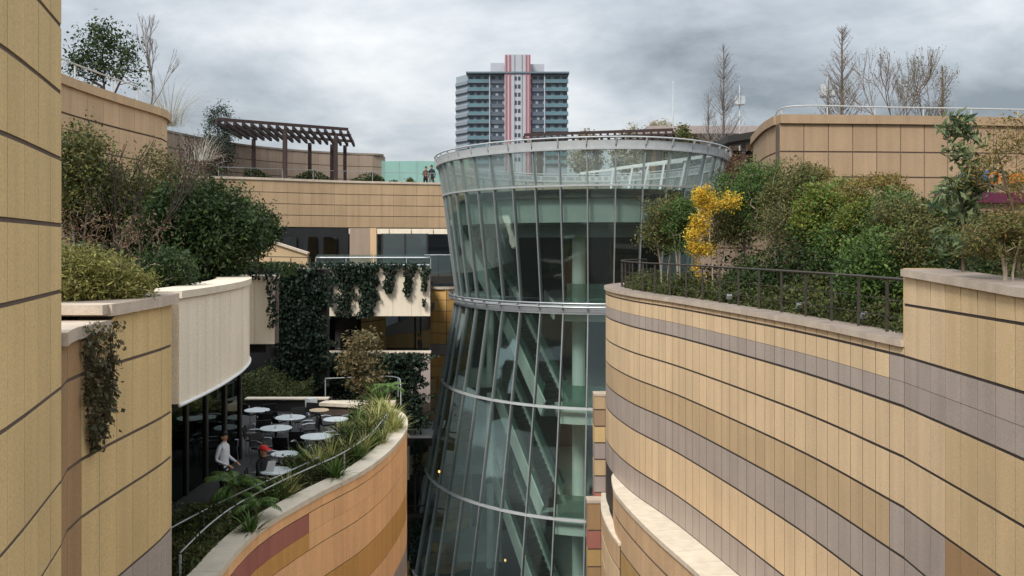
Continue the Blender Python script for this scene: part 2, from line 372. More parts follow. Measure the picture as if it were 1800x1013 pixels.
def in_env(rs, env, n):
    wts = np.array([e_[3]*e_[4]*e_[5]*(e_[6] if len(e_) > 6 else 1) for e_ in env]); wts = wts/wts.sum()
    ch = rs.choice(len(env), n, p=wts); u = rs.normal(size=(n, 3)); u /= np.linalg.norm(u, axis=1)[:, None]
    rad = rs.uniform(.12, 1, n)**(1/2.2); E = np.array([e_[:6] for e_ in env])[ch]
    return E[:, :3]+u*rad[:, None]*E[:, 3:6]
def skeleton(rs, trunks, targets, tip=.006, wob=.12, pipe=.42, steps=3, maxr=None):
    nodes = []; par = []
    for tr in trunks:
        prev = -1
        P = spline(tr, .25)
        for p in P: nodes.append(p); par.append(prev); prev = len(nodes)-1
    nodes = [np.array(p, float) for p in nodes]; tips = []
    base = nodes[0]; order = np.argsort(np.linalg.norm(targets-base, axis=1))
    arr = np.array(nodes)
    for t in targets[order]:
        dd = np.linalg.norm(arr-t, axis=1); pen = np.clip(arr[:, 2]-t[2]+.1*dd, 0, None)*1.6
        low = (arr[:, 2] < base[2]+.12*(t[2]-base[2]))*1.0
        k = int(np.argmin(dd+pen+low)); a = arr[k]; cur = k; L = dd[k]; new = []
        for s in range(1, steps+1):
            f = s/steps; p = a+(t-a)*f+np.array([0, 0, 1.])*L*.12*math.sin(f*math.pi)+rs.normal(size=3)*wob*L*.25*(1 if s < steps else 0)
            nodes.append(p); par.append(cur); cur = len(nodes)-1; new.append(p)
        arr = np.vstack([arr, new]); tips.append(cur)
    cnt = np.zeros(len(nodes))
    for t in tips: cnt[t] += 1
    for i in range(len(nodes)-1, -1, -1):
        if par[i] >= 0: cnt[par[i]] += cnt[i]
    rad = tip*np.maximum(cnt, 1)**pipe
    if maxr: rad = np.minimum(rad, maxr)
    segs = [(nodes[par[i]], nodes[i], rad[par[i]] if cnt[par[i]] < 2.2*cnt[i]+2 else min(rad[par[i]], rad[i]*1.4), rad[i]) for i in range(len(nodes)) if par[i] >= 0]
    td = np.array([nodes[t]-nodes[par[t]] for t in tips]); tp = np.array([nodes[t] for t in tips])
    return segs, tp, td
def plant(name, label, cat, base, trunks, env, ntar, seed, bark='bark', leaf='leaf_mid', nleaf=60, L=.09, wd=.045, spread=.22, tip=.006, wob=.12, up=.4, steps=3, droop=0., flat=1., extra=None, group=None, maxr=None, dirs=True):
    """base: world foot; trunks, env in metres from the foot. thing > trunk, crown"""
    rs = np.random.RandomState(seed); t = thing(name, label, cat, base, group)
    T = in_env(rs, env, ntar); segs, tp, td = skeleton(rs, [np.array(x, float) for x in trunks], T, tip, wob, steps=steps, maxr=maxr)
    V, Fq = tubes_np(segs); obj_raw('trunk', mesh_np('trunk', V, Fq, [bark], smooth=True), t)
    if nleaf:
        def scatter(nl, leafm, LL, ww, pn, sel=None):
            q, d = (tp, td) if sel is None else (tp[sel], td[sel])
            k = np.repeat(np.arange(len(q)), nl); pos = q[k]+rs.normal(size=(len(k), 3))*spread*np.array([1, 1, flat])
            pos[:, 2] -= droop*np.abs(rs.normal(size=len(k)))
            dn = d[k]/(np.linalg.norm(d[k], axis=1)[:, None]+1e-9)*.5+rs.normal(size=(len(k), 3))*.6
            Vl, Fl = leaves_np(rs, pos, LL, ww, dn, up); obj_raw(pn, mesh_np(pn, Vl, Fl, [leafm]), t)
        scatter(nleaf, leaf, L, wd, 'crown')
        if extra:
            for (pn, leafm, nl, LL, ww, frac) in extra: scatter(nl, leafm, LL, ww, pn, rs.rand(len(tp)) < frac)
    return t
def bare(name, label, base, stems, L0, seed, depth=5, r0=.05, ang=.42, upb=.25, bark='bark_dark', leaf=None, nleaf=2, LL=.07, shrink=.74, kids=(2, 3), rmin=.004):
    rs = np.random.RandomState(seed); t = thing(name, label, 'tree', base); segs = []; tips = []
    def grow(p, d, l, r, k):
        n = 3; q = p
        for s_ in range(n):
            d2 = d+rs.normal(size=3)*.09+np.array([0, 0, upb*.25]); d2 /= np.linalg.norm(d2); q2 = q+d2*l/n; segs.append((q, q2, r*(1-.25*s_/n), r*(1-.25*(s_+1)/n))); d = d2
            if k > 0 and s_ < n-1 and rs.rand() < .75:
                a = rs.normal(size=3); a -= d*a.dot(d); a /= np.linalg.norm(a); dd = d*math.cos(ang*1.3)+a*math.sin(ang*1.3); grow(q2, dd/np.linalg.norm(dd), l*shrink*rs.uniform(.7, 1), max(r*.5, rmin), k-1)
            q = q2
        if k == 0: tips.append(q); return
        for c in range(rs.randint(kids[0], kids[1]+1)):
            a = rs.normal(size=3); a -= d*a.dot(d); a /= np.linalg.norm(a); w_ = ang*rs.uniform(.5, 1.2); dd = d*math.cos(w_)+a*math.sin(w_)+np.array([0, 0, upb*.3]); grow(q, dd/np.linalg.norm(dd), l*shrink*rs.uniform(.75, 1.1), max(r*.66, rmin), k-1)
    for (dx, dz) in stems: d = np.array([dx, rs.uniform(-.15, .15), dz], float); grow(np.zeros(3), d/np.linalg.norm(d), L0, r0, depth)
    V, Fq = tubes_np(segs, 4); obj_raw('trunk', mesh_np('trunk', V, Fq, [bark], smooth=True), t)
    if leaf:
        tp = np.repeat(np.array(tips), nleaf, 0); V, Fq = leaves_np(rs, tp+rs.normal(size=tp.shape)*.06, LL, LL*.55); obj_raw('leaves', mesh_np('leaves', V, Fq, [leaf]), t)
    return t
def blades(rs, n, L, wd, spreadang=1.0, droop=.6, seg=3, c=(0, 0, 0), rad=.05):
    V = []; Fq = []
    for i in range(n):
        a = rs.uniform(0, 2*math.pi); tilt = abs(rs.normal())*spreadang*.55; l = L*rs.uniform(.6, 1.15); h = np.array([math.cos(a), math.sin(a), 0]); sdv = np.array([-math.sin(a), math.cos(a), 0])
        p = np.array(c, float)+h*rs.uniform(0, rad); k = len(V); ang = tilt
        for s in range(seg+1):
            ww = wd*(1-(s/seg)**1.6)*.5+.0015; V += [p-sdv*ww, p+sdv*ww]
            p = p+(h*math.sin(ang)+np.array([0, 0, 1])*math.cos(ang))*l/seg; ang += droop*rs.uniform(.5, 1.2)/seg*1.6
        for s in range(seg): Fq.append((k+2*s, k+2*s+1, k+2*s+3, k+2*s+2))
    return V, Fq
def ivy(name, label, regions, leaf, seed, L=.13, dens=260, plane=None, cat='ivy', thick=.12, part='foliage'):
    """regions: (x0,x1,ztop,zbot,taper) on plane: function (x)->(point2, outward normal2)"""
    rs = np.random.RandomState(seed); t = None; allv = []; allf = []; nb = 0
    for i, (x0, x1, zt, zb, tp) in enumerate(regions):
        n = int(dens*abs(x1-x0)*abs(zt-zb)); f = rs.rand(n); zz = zt+(zb-zt)*f
        cx = (x0+x1)/2; hw = (x1-x0)/2*(1-tp*f)*(1+.22*np.sin(zz*7+i)+.12*np.sin(zz*17+2*i)); xx = cx+(rs.rand(n)*2-1)*hw+np.sin(zz*2.3+i)*.08*(x1-x0)
        pt = np.zeros((n, 3)); dr = np.zeros((n, 3))
        for j in range(n):
            p, nn = plane(xx[j]); dpt = .03+abs(rs.normal())*thick*.6
            pt[j] = (p[0]+nn[0]*dpt, p[1]+nn[1]*dpt, zz[j]); dr[j] = (nn[0]*.45, nn[1]*.45, -.7)
        V, Fq = leaves_np(rs, pt, L, L*.8, dr, up=.5); allf.append(Fq+nb); allv.append(V); nb += len(V)
    V = np.vstack(allv); Fq = np.vstack(allf); c = V.mean(0); t = thing(name, label, cat, tuple(c))
    obj_raw(part, mesh_np(part, V-c, Fq, [leaf]), t); segs = []
    for i, (x0, x1, zt, zb, tp) in enumerate(regions):
        for k in range(max(2, int(abs(x1-x0)*5))):
            xs = rs.uniform(x0, x1); pr_ = None
            for f in np.linspace(0, .92, 8):
                zz = zt+(zb-zt)*f; cx = (x0+x1)/2; xx = cx+(xs-cx)*(1-tp*f)+rs.normal()*.03; p, nn = plane(xx); q = np.array([p[0]+nn[0]*.05, p[1]+nn[1]*.05, zz])-c
                if pr_ is not None: segs.append((pr_, q, .007, .006))
                pr_ = q
    Vs, Fs = tubes_np(segs, 4); obj_raw('stems', mesh_np('stems', Vs, Fs, ['bark_dark']), t); return t

# ================================================================== LARGE STRUCTURE
b = B(); b.box((0, 1500, -20.5), (6000, 6000, 1), 'asphalt'); struct(b, 'ground')

def rows_of(z0, spec, gap=.065):
    """spec: list of (height, key[, gap])"""
    r = []; z = z0
    for s in spec: r.append((z, z-s[0], s[1], s[2] if len(s) > 2 else gap)); z -= s[0]
    return r
# ---- right canyon wall: tall near piece with a step down to the planter wall
rw = thing('canyon_wall', 'long curved cream and grey striped stone wall below the fenced planting on the right', 'wall', (6.6, 15.3, -20))
near = [(5.9, 3.2), (6.3, 7), (6.5, 11.6), (6.6, 15.3)]
low = [(6.6, 15.3), (6.16, 19.7), (4.95, 26.4), (3.95, 30.5), (3.58, 34.1), (3.95, 36.7), (5.2, 38.6), (8.0, 39.6)]
base_spec = [(.42, 'cream', .006), (.43, 'greyband'), (.85, 'cream'), (.85, 'cream'), (.85, 'tan'), (.85, 'greyband'), (1.27, 'cream'), (.85, 'greyband')]
def rcol(r, key, i, p):
    if p[1] < 15.9:
        if r == 1+len(up_extra)-1: return 'greyband'
        if r == 5+len(up_extra)-1: return 'greyband' if p[1] > 14 else 'umber'
        if key == 'cream' and p[1] < 13.9: return 'ochre'
    return key
up_extra = []
def rcol_low(r, key, i, p):
    if p[1] < 15.9 and r in (1, 5): return 'greyband'
    return key
clad_wall(rw, low, -1, rows_of(-1.72, [(.18, 'cream')]+base_spec, .048), .5, -20, rcol_low, maxparts=200, vgap=.028, depth=.006, core_mat='joint_dark')
def near_top(p): return -.41-.14*max(0, min(1, (15.3-p[1])/3.7))
def rcol_near(r, key, i, p):
    if r in (2,): return 'greyband'
    if r == 6: return 'greyband' if p[1] > 13.9 else 'umber'
    if key == 'cream' and p[1] < 13.9: return 'cream_reflected'  # near panels turn yellower, a window-reflection boundary put into the stone colour
    return key
clad_wall(rw, near, -1, rows_of(-.3, [(.73, 'cream'), (.87, 'cream')]+base_spec, .042), .5, -20, rcol_near, ztop=lambda p: near_top(p)-.12, maxparts=90, vgap=.02, depth=.006, core_mat='joint_dark')
coping(rw, low, -1, -1.6, .12, .07, .62, 'coping', 1.7, topm='coping_dark')
coping(rw, near, -1, near_top, .12, .07, .8, 'coping', 1.5, topm='coping_dark')
b = B(); b.box((6.95, 15.33, -1.2), (.7, .05, 1.6), 'ochre'); b.build('end_panel', rw)
# ---- lower stepped ledge on the right
lw = thing('ledge_wall', 'lower bulging stone wall with broad pale coping at the foot of the striped wall', 'wall', (4, 28, -20))
led = [(5.7, 15.5), (5.25, 19), (4.95, 21.4), (4.66, 23.15), (4.17, 25.5), (3.78, 27.8), (3.5, 30.1), (3.52, 31.4), (3.62, 32.5), (3.9, 33.4)]
clad_wall(lw, led, -1, rows_of(-8.39, [(.75, 'sand'), (.85, 'sand'), (.85, 'mustard'), (.85, 'sand'), (.85, 'tan'), (.85, 'sand')]), .5, -20, maxparts=110, depth=.007, vgap=.022)
coping(lw, led, -1, -8.25, .14, .06, 1.0, 'coping_pale', .9, gap=.02)
sw = thing('sliver_wall', 'thin curved stone parapet with pale coping tucked behind the lower right ledge', 'wall', (3.4, 33, -20))
sli = [(3.5, 29.6), (3.36, 30.8), (3.30, 32.2), (3.33, 33.6), (3.55, 35.6)]
clad_wall(sw, sli, -1, rows_of(-9.8, [(.8, 'sand'), (.85, 'cream'), (.85, 'sand'), (.85, 'tan')]), .5, -20, maxparts=60)
coping(sw, sli, -1, -9.7, .1, .05, .25, 'coping_pale', 1.5)
def clad_box(root, x0, x1, y0, y1, rows, colw, zbot, right=False, colorfn=None, maxparts=80):
    """stone clad block: front (towards -Y) and side (-X, or +X) faces panelled, solid core"""
    b = B(); b.box(((x0+x1)/2, (y0+y1)/2, (rows[0][0]+zbot)/2), (x1-x0, y1-y0, rows[0][0]-zbot), 'joint'); b.build('block_core', root)
    clad_wall(root, [(x0, y0), (x1, y0)], 1, rows, colw, zbot, colorfn, core=False, maxparts=maxparts)
    clad_wall(root, [(x0, y0), (x0, y1)], -1, rows, colw, zbot, colorfn, core=False, maxparts=maxparts)
    clad_wall(root, [(x1, y0), (x1, y1)], 1, rows, colw, zbot, colorfn, core=False, maxparts=maxparts)
pr = thing('banded_pier', 'narrow banded stone pier rising between the glass atrium and the striped wall', 'pier', (3.8, 40, -20))
clad_box(pr, X(1045, 39.6), 6.4, 39.6, 40.3, rows_of(-6.6, [(.62, 'tan'), (.72, 'buff'), (.72, 'ochre'), (.72, 'lilac'), (.72, 'tan'), (.72, 'lilac'), (.72, 'brick')]), .5, -20)
coping(pr, [(X(1045, 39.6)-.02, 39.6), (6.4, 39.6)], 1, -6.5, .1, .05, .75, 'coping', 2)
pr = thing('low_banded_pier', 'low banded stone pier with a maroon course at the bottom beside the atrium glass', 'pier', (3.8, 38, -20))
clad_box(pr, X(1033, 38.9), 6.0, 38.9, 39.45, rows_of(-11.05, [(1.2, 'umber'), (.8, 'brick'), (.75, 'mustard'), (.8, 'umber'), (.8, 'tan'), (.8, 'brick')]), .55, -20)
coping(pr, [(X(1033, 38.9)-.04, 38.9), (6.0, 38.9)], 1, -10.92, .13, .06, .6, 'coping', 2)
# ---- soil beds behind the right wall
b = B(); b.prism([(7.0, 15.4), (6.6, 19.6), (5.4, 26.4), (4.4, 30.5), (4.2, 34), (4.7, 36.4), (6, 38), (9.3, 39.2), (30, 39), (30, 15.4)], -2.6, -1.78, 'soil'); struct(b, 'planter_soil')
b = B(); b.prism([(6.7, 3), (7.0, 7), (7.2, 11.6), (7.3, 15.35), (30, 15.35), (30, 3)], -2.0, -.62, 'soil'); struct(b, 'upper_planter_soil')

rt = thing('retaining_wall', 'stone retaining wall hidden behind the shrubs between atrium and stone block', 'wall', (11, 41, -2))
clad_wall(rt, [(8.2, 40.4), (10, 40.8), (12, 42), (16, 43)], 1, rows_of(1.6, [(.9, 'taupe')]*4), .9, -2.4, maxparts=40)
# ---- left canyon wall: tall near piece, step down, rounded corner
lf = thing('canyon_wall', 'tall mustard stone wall with wavy dark lines filling the left edge of the view', 'wall', (-4, 8, -20))
tall = [(-2.5, 2.2), (-3.0, 4.2), (-3.43, 6.1), (-3.97, 8.0)]
lowl = [(-3.97, 8.0), (-4.14, 8.5), (-4.19, 9.0), (-4.21, 9.86), (-4.22, 10.8), (-4.27, 11.4), (-4.40, 11.75), (-4.8, 11.9)]
lspec = [(1.1, 'ochre'), (.9, 'ochre'), (.585, 'ochre'), (.58, 'ochre'), (.58, 'ochre'), (.58, 'ochre'), (.85, 'ochre'), (.825, 'ochre'), (.56, 'ochre'), (.9, 'ochre'), (.7, 'greyband'), (.85, 'ochre'), (.85, 'ochre')]
LR = rows_of(3.9, lspec, .033)
def lcol(r, key, i, p): return key
clad_wall(lf, tall, 1, LR, .45, -20, lcol, maxparts=150, vgap=.007, depth=.009)
clad_wall(lf, lowl, 1, LR, .42, -20, lambda r, k, i, p: ('umber' if 8.15 < p[1] < 9.0 else ('greyband' if r == 10 else 'ochre')), ztop=lambda p: -.9 if p[1] < 9.38 else -.74, maxparts=140, vgap=.009, depth=.009)  # umber panels darken the concave bend, painting its shading into the stone
coping(lf, [(-3.98, 8.02), (-4.14, 8.5), (-4.19, 9.0), (-4.2, 9.4)], 1, -.78, .12, .06, .6, 'coping', 1.2)
coping(lf, [(-4.2, 9.4), (-4.21, 9.86), (-4.22, 10.8), (-4.27, 11.4), (-4.40, 11.75), (-4.8, 11.9)], 1, -.62, .12, .07, .75, 'coping', 1.2, topm='coping_dark')
coping(lf, [(-6.6, 9.33), (-4.9, 9.33), (-4.17, 9.33)], 1, -.618, .1, .06, .3, 'coping', 1.2)
# ---- pale hanging fascia above the restaurant
fs = thing('canopy_fascia', 'smooth pale curved fascia hanging over the restaurant glass', 'fascia', (-4.5, 14, -2.1))
fas = [(-4.40, 11.97), (-4.39, 12.6), (-4.4, 13.4), (-4.45, 14.25), (-4.56, 15.3), (-4.76, 16.4), (-5.05, 17.3), (-5.6, 18.2), (-6.8, 18.9)]
clad_wall(fs, fas, 1, rows_of(-.72, [(1.38, 'fascia', .0)]), .34, -2.1, maxparts=60, vgap=.005, thick=.3, core_mat='fascia')
coping(fs, fas, 1, -.61, .1, .06, .55, 'coping_pale', 1.7)
P_ = spline(fas, .25); N_ = normals2(P_, 1)
b = B(); b.tube([(p[0]+n[0]*.03, p[1]+n[1]*.03, -2.12) for p, n in zip(P_, N_)], .024, 'white_paint'); b.build('edge_trim', fs, smooth=True)
bw = thing('canopy_wall', 'flat beige canopy wall between the pale fascia and the ivy', 'wall', (-5.5, 19.4, -2.1))
clad_wall(bw, [(-8, 19.4), (-5.06, 19.4)], 1, rows_of(-.74, [(1.38, 'fascia', 0)]), .42, -2.12, maxparts=40, vgap=.006)
clad_wall(bw, [(-5.13, 19.62), (-6.0, 22.5)], 1, rows_of(-.74, [(1.38, 'fascia', 0)]), .42, -2.12, maxparts=10, vgap=.006)
coping(bw, [(-8, 19.4), (-5.05, 19.4)], 1, -.66, .09, .05, .4, 'coping_pale', 1.7)
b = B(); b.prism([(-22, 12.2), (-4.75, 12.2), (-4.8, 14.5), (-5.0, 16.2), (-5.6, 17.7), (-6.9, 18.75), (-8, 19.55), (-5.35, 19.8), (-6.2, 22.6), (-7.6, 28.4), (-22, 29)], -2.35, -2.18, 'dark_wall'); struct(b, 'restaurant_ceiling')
b = B(); b.prism([(-30, 9.4), (-4.95, 9.45), (-4.95, 11.3), (-5.0, 12.2), (-4.75, 13.4), (-5.0, 15.3), (-5.5, 17.0), (-6.9, 18.5), (-8, 19.6), (-5.4, 19.7), (-6.2, 22.3), (-30, 30)], -1.6, -.78, 'soil'); struct(b, 'garden_soil')
# ---- restaurant terrace
TF = -6.3
b = B(); b.prism([(-22, 12.5), (-5.5, 15), (-5.7, 18.5), (-4.9, 21.6), (-4.2, 23.8), (-3.8, 26.4), (-3.75, 29.6), (-4.3, 31.7), (-5.6, 33.3), (-8, 36), (-12, 44), (-22, 44)], -7.2, TF, 'dark_floor'); struct(b, 'terrace_floor')
ow = thing('terrace_wall', 'curved orange stone wall with pale coping carrying the restaurant terrace planting', 'wall', (-4, 24, -20))
ter = [(-5.9, 14.0), (-5.4, 15.2), (-5.28, 16.2), (-5.3, 17.8), (-5.15, 19.3), (-4.57, 21.5), (-3.87, 23.7), (-3.47, 26.4), (-3.42, 29.4), (-3.95, 31.9), (-5.3, 33.5), (-7, 34.1)]
def ocol(r, key, i, p):
    if key in ('brick', 'amber2'): return {'brick': 'brick', 'amber2': 'amber'}[key] if p[1] < 21.0 else 'orange'
    return key
clad_wall(ow, ter, 1, rows_of(-5.97, [(.25, 'orange', .025), (.44, 'brick', .004), (.42, 'amber2', .025), (.85, 'orange', .025), (.85, 'amber', .025), (.85, 'orange', .025), (.85, 'lilac', .025), (.85, 'orange', .025), (.85, 'amber', .025)]), .6, -20, ocol, maxparts=240, vgap=.008)
coping(ow, ter, 1, -5.85, .12, .05, .46, 'coping_pale', 2.4)
b = B(); b.prism([(-8, 16.15), (-5.7, 16.15), (-5.72, 18), (-5.5, 19.4), (-4.95, 21.5), (-4.25, 23.7), (-3.9, 26.4), (-3.85, 29.3), (-4.3, 31.6), (-5.4, 33.1), (-5.6, 32.5), (-5.0, 31), (-4.75, 29), (-4.9, 26.4), (-5.3, 24), (-5.9, 22), (-6.6, 19.6), (-7.4, 17.6)], -6.6, -5.98, 'soil'); struct(b, 'terrace_soil')
# restaurant glass front, slender posts, back
rg = thing('restaurant_front', 'dark full height restaurant glazing under the pale curved fascia', 'glazing', (-6, 15, TF))
rp_ = spline([(-8.3, 19.0), (-8.25, 21.5), (-8.15, 24), (-8.0, 26.6), (-8.3, 27.6), (-9.2, 28.2), (-11, 28.6)], 1.25)
for i, p in enumerate(rp_):
    b = B(); b.box((p[0], p[1], (TF-2.36)/2), (.12, .16, -2.36-TF), 'dark_steel'); b.build('mullion', rg)
    if i < len(rp_)-1:
        q = rp_[i+1]; b = B(); b.bar((p[0], p[1], (TF-2.36)/2), (q[0], q[1], (TF-2.36)/2), .02, 3.9, 'glass_dark'); b.build('pane', rg)
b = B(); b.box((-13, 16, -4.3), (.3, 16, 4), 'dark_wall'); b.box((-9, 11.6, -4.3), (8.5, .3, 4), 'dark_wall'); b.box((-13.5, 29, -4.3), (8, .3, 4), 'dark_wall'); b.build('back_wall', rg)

# ---- glass atrium tower
TC = (5.0, 53.0)
LEV = [(4.88, 9.25, 7.1, 11.2), (4.44, 9.2, 7.0, 11.15), (2.73, 8.9, 6.45, 11), (-2.85, 8.18, 5.9, 9.9), (-7.67, 9.02, 6.4, 10.7), (-12.66, 9.9, 6.9, 11.5), (-17.7, 10.8, 7.5, 12.3), (-20, 11.2, 7.8, 12.6)]
LEVA = np.array(LEV[::-1])
def tpt(phi, z, off=0.):
    al_, ar_, bb = [float(np.interp(z, LEVA[:, 0], LEVA[:, k])) for k in (1, 2, 3)]
    return Vector((TC[0]+((al_ if math.cos(phi) < 0 else ar_)+off)*math.cos(phi), TC[1]-(bb+off)*math.sin(phi), z))
phis = np.linspace(0, 2*np.pi, 721); pp = np.array([tpt(a, 2.73) for a in phis]); al = np.r_[0, np.cumsum(np.linalg.norm(np.diff(pp, axis=0), axis=1))]
NM = 46; MPH = list(np.interp(np.linspace(0, al[-1], NM, endpoint=False), al, phis))
front = [i for i, a in enumerate(MPH) if a < R(196) or a > R(338)]
tw = thing('glass_atrium', 'waisted oval glass atrium tower with steel mullions in the middle of the view', 'atrium', (TC[0], TC[1], -20))
def band(z0, z1, o0, o1, m, name, n=96, a0=0, a1=2*math.pi):
    closed = abs(a1-a0-2*math.pi) < 1e-6; ring = []
    for k in range(n if closed else n+1):
        a = a0+(a1-a0)*k/n; ring.append([tpt(a, z0, o1), tpt(a, z0, o0), tpt(a, z1, o0), tpt(a, z1, o1)])
    b = B(); b.sweep(ring, m, closed); return b.build(name, tw)
def ringtube(z, off, r, m, name, n=110):
    b = B(); pts = [tpt(2*math.pi*k/n, z, off) for k in range(n+1)]; b.tube(pts, r, m, 6, cap=False); return b.build(name, tw, smooth=True)
for i in range(NM):
    a_, c_ = MPH[i], MPH[(i+1) % NM]; c_ += 2*math.pi if c_ < a_ else 0; g_ = (c_-a_)*.02
    band(4.80, 4.45, .0, .14, 'steel_paint', 'rim_fascia_panel', 3, a_+g_, c_-g_)
band(4.74, 4.5, .0, .09, 'mullion', 'rim_backing'); ringtube(4.93, .2, .045, 'steel_paint', 'rim_rail'); band(4.44, 4.37, -.05, .20, 'steel_paint', 'rim_gutter')
band(2.78, 2.70, -.06, .12, 'steel_paint', 'ring_beam')
band(-2.92, -3.32, -.05, .10, 'steel_paint', 'waist_fascia'); ringtube(-2.80, .45, .05, 'steel', 'waist_rail'); ringtube(-2.98, .42, .05, 'steel', 'waist_rail')
for z in (-7.67, -12.66, -17.7): band(z+.055, z-.055, -.04, .09, 'steel_paint', 'ring_beam')
seg = [(4.36, 2.80, 'glass_top'), (2.68, -2.90, 'glass_tower'), (-3.32, -7.60, 'glass_tower'), (-7.74, -12.59, 'glass_tower'), (-12.73, -17.63, 'glass_tower')]
for j, (zt_, zb_, gm) in enumerate(seg):
    for i in range(NM):
        if j > 0 and i not in front: continue
        a = MPH[i]; a2 = MPH[(i+1) % NM]
        if a2 < a: a2 += 2*math.pi
        t0, b0 = tpt(a, zt_, .02), tpt(a, zb_, .02)
        nn = Vector(((t0.x-TC[0])/81, (t0.y-TC[1])/121, 0)).normalized(); tt = Vector((-nn.y, nn.x, 0))
        q = lambda p: [p+tt*.03+nn*.08, p-tt*.03+nn*.08, p-tt*.03-nn*.13, p+tt*.03-nn*.13]
        b = B(); b.hexa(q(b0), q(t0), 'mullion'); b.build('mullion', tw)
        if j > 0 and (i not in front or (i+1) % NM not in front): continue
        o1 = [tpt(a, zb_, .03), tpt(a2, zb_, .03), tpt(a2, zt_, .03), tpt(a, zt_, .03)]; i1 = [tpt(a, zb_, .01), tpt(a2, zb_, .01), tpt(a2, zt_, .01), tpt(a, zt_, .01)]
        b = B(); b.hexa(i1, o1, gm); b.build('pane', tw)
for i in front:
    a = MPH[i]
    b = B(); b.bar(tpt(a, 4.62, .12), tpt(a, 4.9, .21), .05, .1, 'steel_paint'); b.build('rim_bracket', tw)
    b = B(); b.bar(tpt(a, -3.1, .08), tpt(a, -2.85, .46), .05, .1, 'steel_paint'); b.build('waist_bracket', tw)
# roof deck, floors, bulkheads
def oval(z, off, xmin=None, n=72, a0=0, a1=2*math.pi):
    P = [tpt(a0+(a1-a0)*k/n, z, off) for k in range(n)]
    P = [(p.x, p.y) for p in P]
    if xmin is None: return P
    Q = []
    for k in range(len(P)):
        a, c = P[k], P[(k+1) % len(P)]
        if a[0] >= xmin: Q.append(a)
        if (a[0]-xmin)*(c[0]-xmin) < 0: f = (xmin-a[0])/(c[0]-a[0]); Q.append((xmin, a[1]+(c[1]-a[1])*f))
    return Q
b = B(); b.prism(oval(2.6, -.25), 2.2, 2.6, 'deck'); b.build('roof_deck', tw)
band(2.2, 1.05, -.75, -.45, 'pale_green', 'ceiling_bulkhead'); 
b = B(); b.prism(oval(1.0, -.8), .95, 1.05, 'soffit'); b.build('soffit_panel', tw)
band(1.05, .35, -1.9, -1.7, 'soffit', 'inner_bulkhead')
for z in (-2.95, -7.75, -12.75, -17.8):
    b = B(); b.prism(oval(z, -.45, 2.1), z-.45, z, 'floor_tile'); b.build('floor_slab', tw)
    ring = []; pl = [tpt(a, z, -.38) for a in np.linspace(R(108.5), R(-10), 40)]; pi_ = [tpt(a, z, -.48) for a in np.linspace(R(108.5), R(-10), 40)]
    b = B(); b.sweep([[(o_.x, o_.y, z+.02), (i_.x, i_.y, z+.02), (i_.x, i_.y, z-.75), (o_.x, o_.y, z-.75)] for o_, i_ in zip(pl, pi_)], 'pale_green'); b.build('slab_edge', tw)
    b = B(); b.sweep([[(o_.x, o_.y, z+1.05), (i_.x, i_.y, z+1.05), (i_.x, i_.y, z+.03), (o_.x, o_.y, z+.03)] for o_, i_ in zip([tpt(a, z, -.62) for a in np.linspace(R(108), R(-8), 40)], [tpt(a, z, -.64) for a in np.linspace(R(108), R(-8), 40)])], 'glass_teal'); b.build('glass_balustrade', tw)
    b = B(); b.box((2.06, 51.6, z-.32), (.1, 13.2, .85), 'pale_green'); b.build('slab_edge', tw)
    b = B(); b.box((-1.9, 55.0, z-.25), (2.6, 5, .5), 'pale_green'); b.build('side_landing', tw)
for z0, z1 in ((1.0, -2.95), (-3.4, -7.75), (-8.2, -12.75), (-13.2, -17.8)):
    for (x, y, r_) in ((3.35, 45.6, .34), (9.2, 46.4, .3), (-1.2, 50.2, .2)):
        b = B(); b.lathe([(r_, z1), (r_, z0)], 'pale_green', 20, (x, y, 0)); b.build('column', tw, smooth=False)
b = B(); b.box((5.0, 57.5, -8.5), (15, .3, 19), 'core_dark'); b.build('core_wall', tw)
for z in (-2.95, -7.75, -12.75):
    for x in (3.4, 5.5, 7.6, 9.7):
        b = B(); b.box((x+.9, 55.6, z+1.6), (1.5, .3, 2.2), 'shop_warm'); b.build('shop_niche', tw)
# escalators inside
def escalator(z0, z1, a, c, label):
    d = Vector((c[0]-a[0], c[1]-a[1], 0)); e_ = thing('escalator', label, 'escalator', (c[0], c[1], z1), 'escalators inside the glass atrium')
    A_, C_ = Vector((a[0], a[1], z0)), Vector((c[0], c[1], z1)); s_ = Vector((d.y, -d.x, 0)).normalized()
    b = B()
    for sg in (-1, 1): b.bar(A_+s_*sg*.6-Vector((0, 0, .35)), C_+s_*sg*.6-Vector((0, 0, .35)), .06, .95, 'pale_green')
    b.build('side_cladding', e_)
    b = B(); b.bar(A_-Vector((0, 0, .55)), C_-Vector((0, 0, .55)), 1.14, .5, 'soffit'); b.build('truss', e_)
    b = B(); n = 22
    for k in range(n): p = A_+(C_-A_)*((k+.5)/n); b.box((p.x, p.y, p.z-.12), (.95, .36, .18), 'dark_steel', rz=math.atan2(d.y, d.x)-math.pi/2)
    b.build('steps', e_)
    for sg in (-1, 1):
        b = B(); b.bar(A_+s_*sg*.58+Vector((0, 0, .55)), C_+s_*sg*.58+Vector((0, 0, .55)), .02, .8, 'glass_teal'); gb_ = b.build('glass_balustrade', e_)
        b = B(); b.tube([A_+s_*sg*.58+Vector((0, 0, .98)), C_+s_*sg*.58+Vector((0, 0, .98))], .06, 'rubber'); b.build('handrail', gb_)
escalator(-2.9, -7.7, (-.35, 51.5), (2.1, 44.8), 'escalator descending inside the atrium just below its waist ring')
escalator(-7.7, -12.7, (-.5, 51.5), (2.0, 44.6), 'escalator inside the atrium between its two lower glazing rings')
escalator(-12.7, -17.7, (-.5, 51.5), (2.0, 44.4), 'lowest escalator inside the atrium near the bottom of the picture')
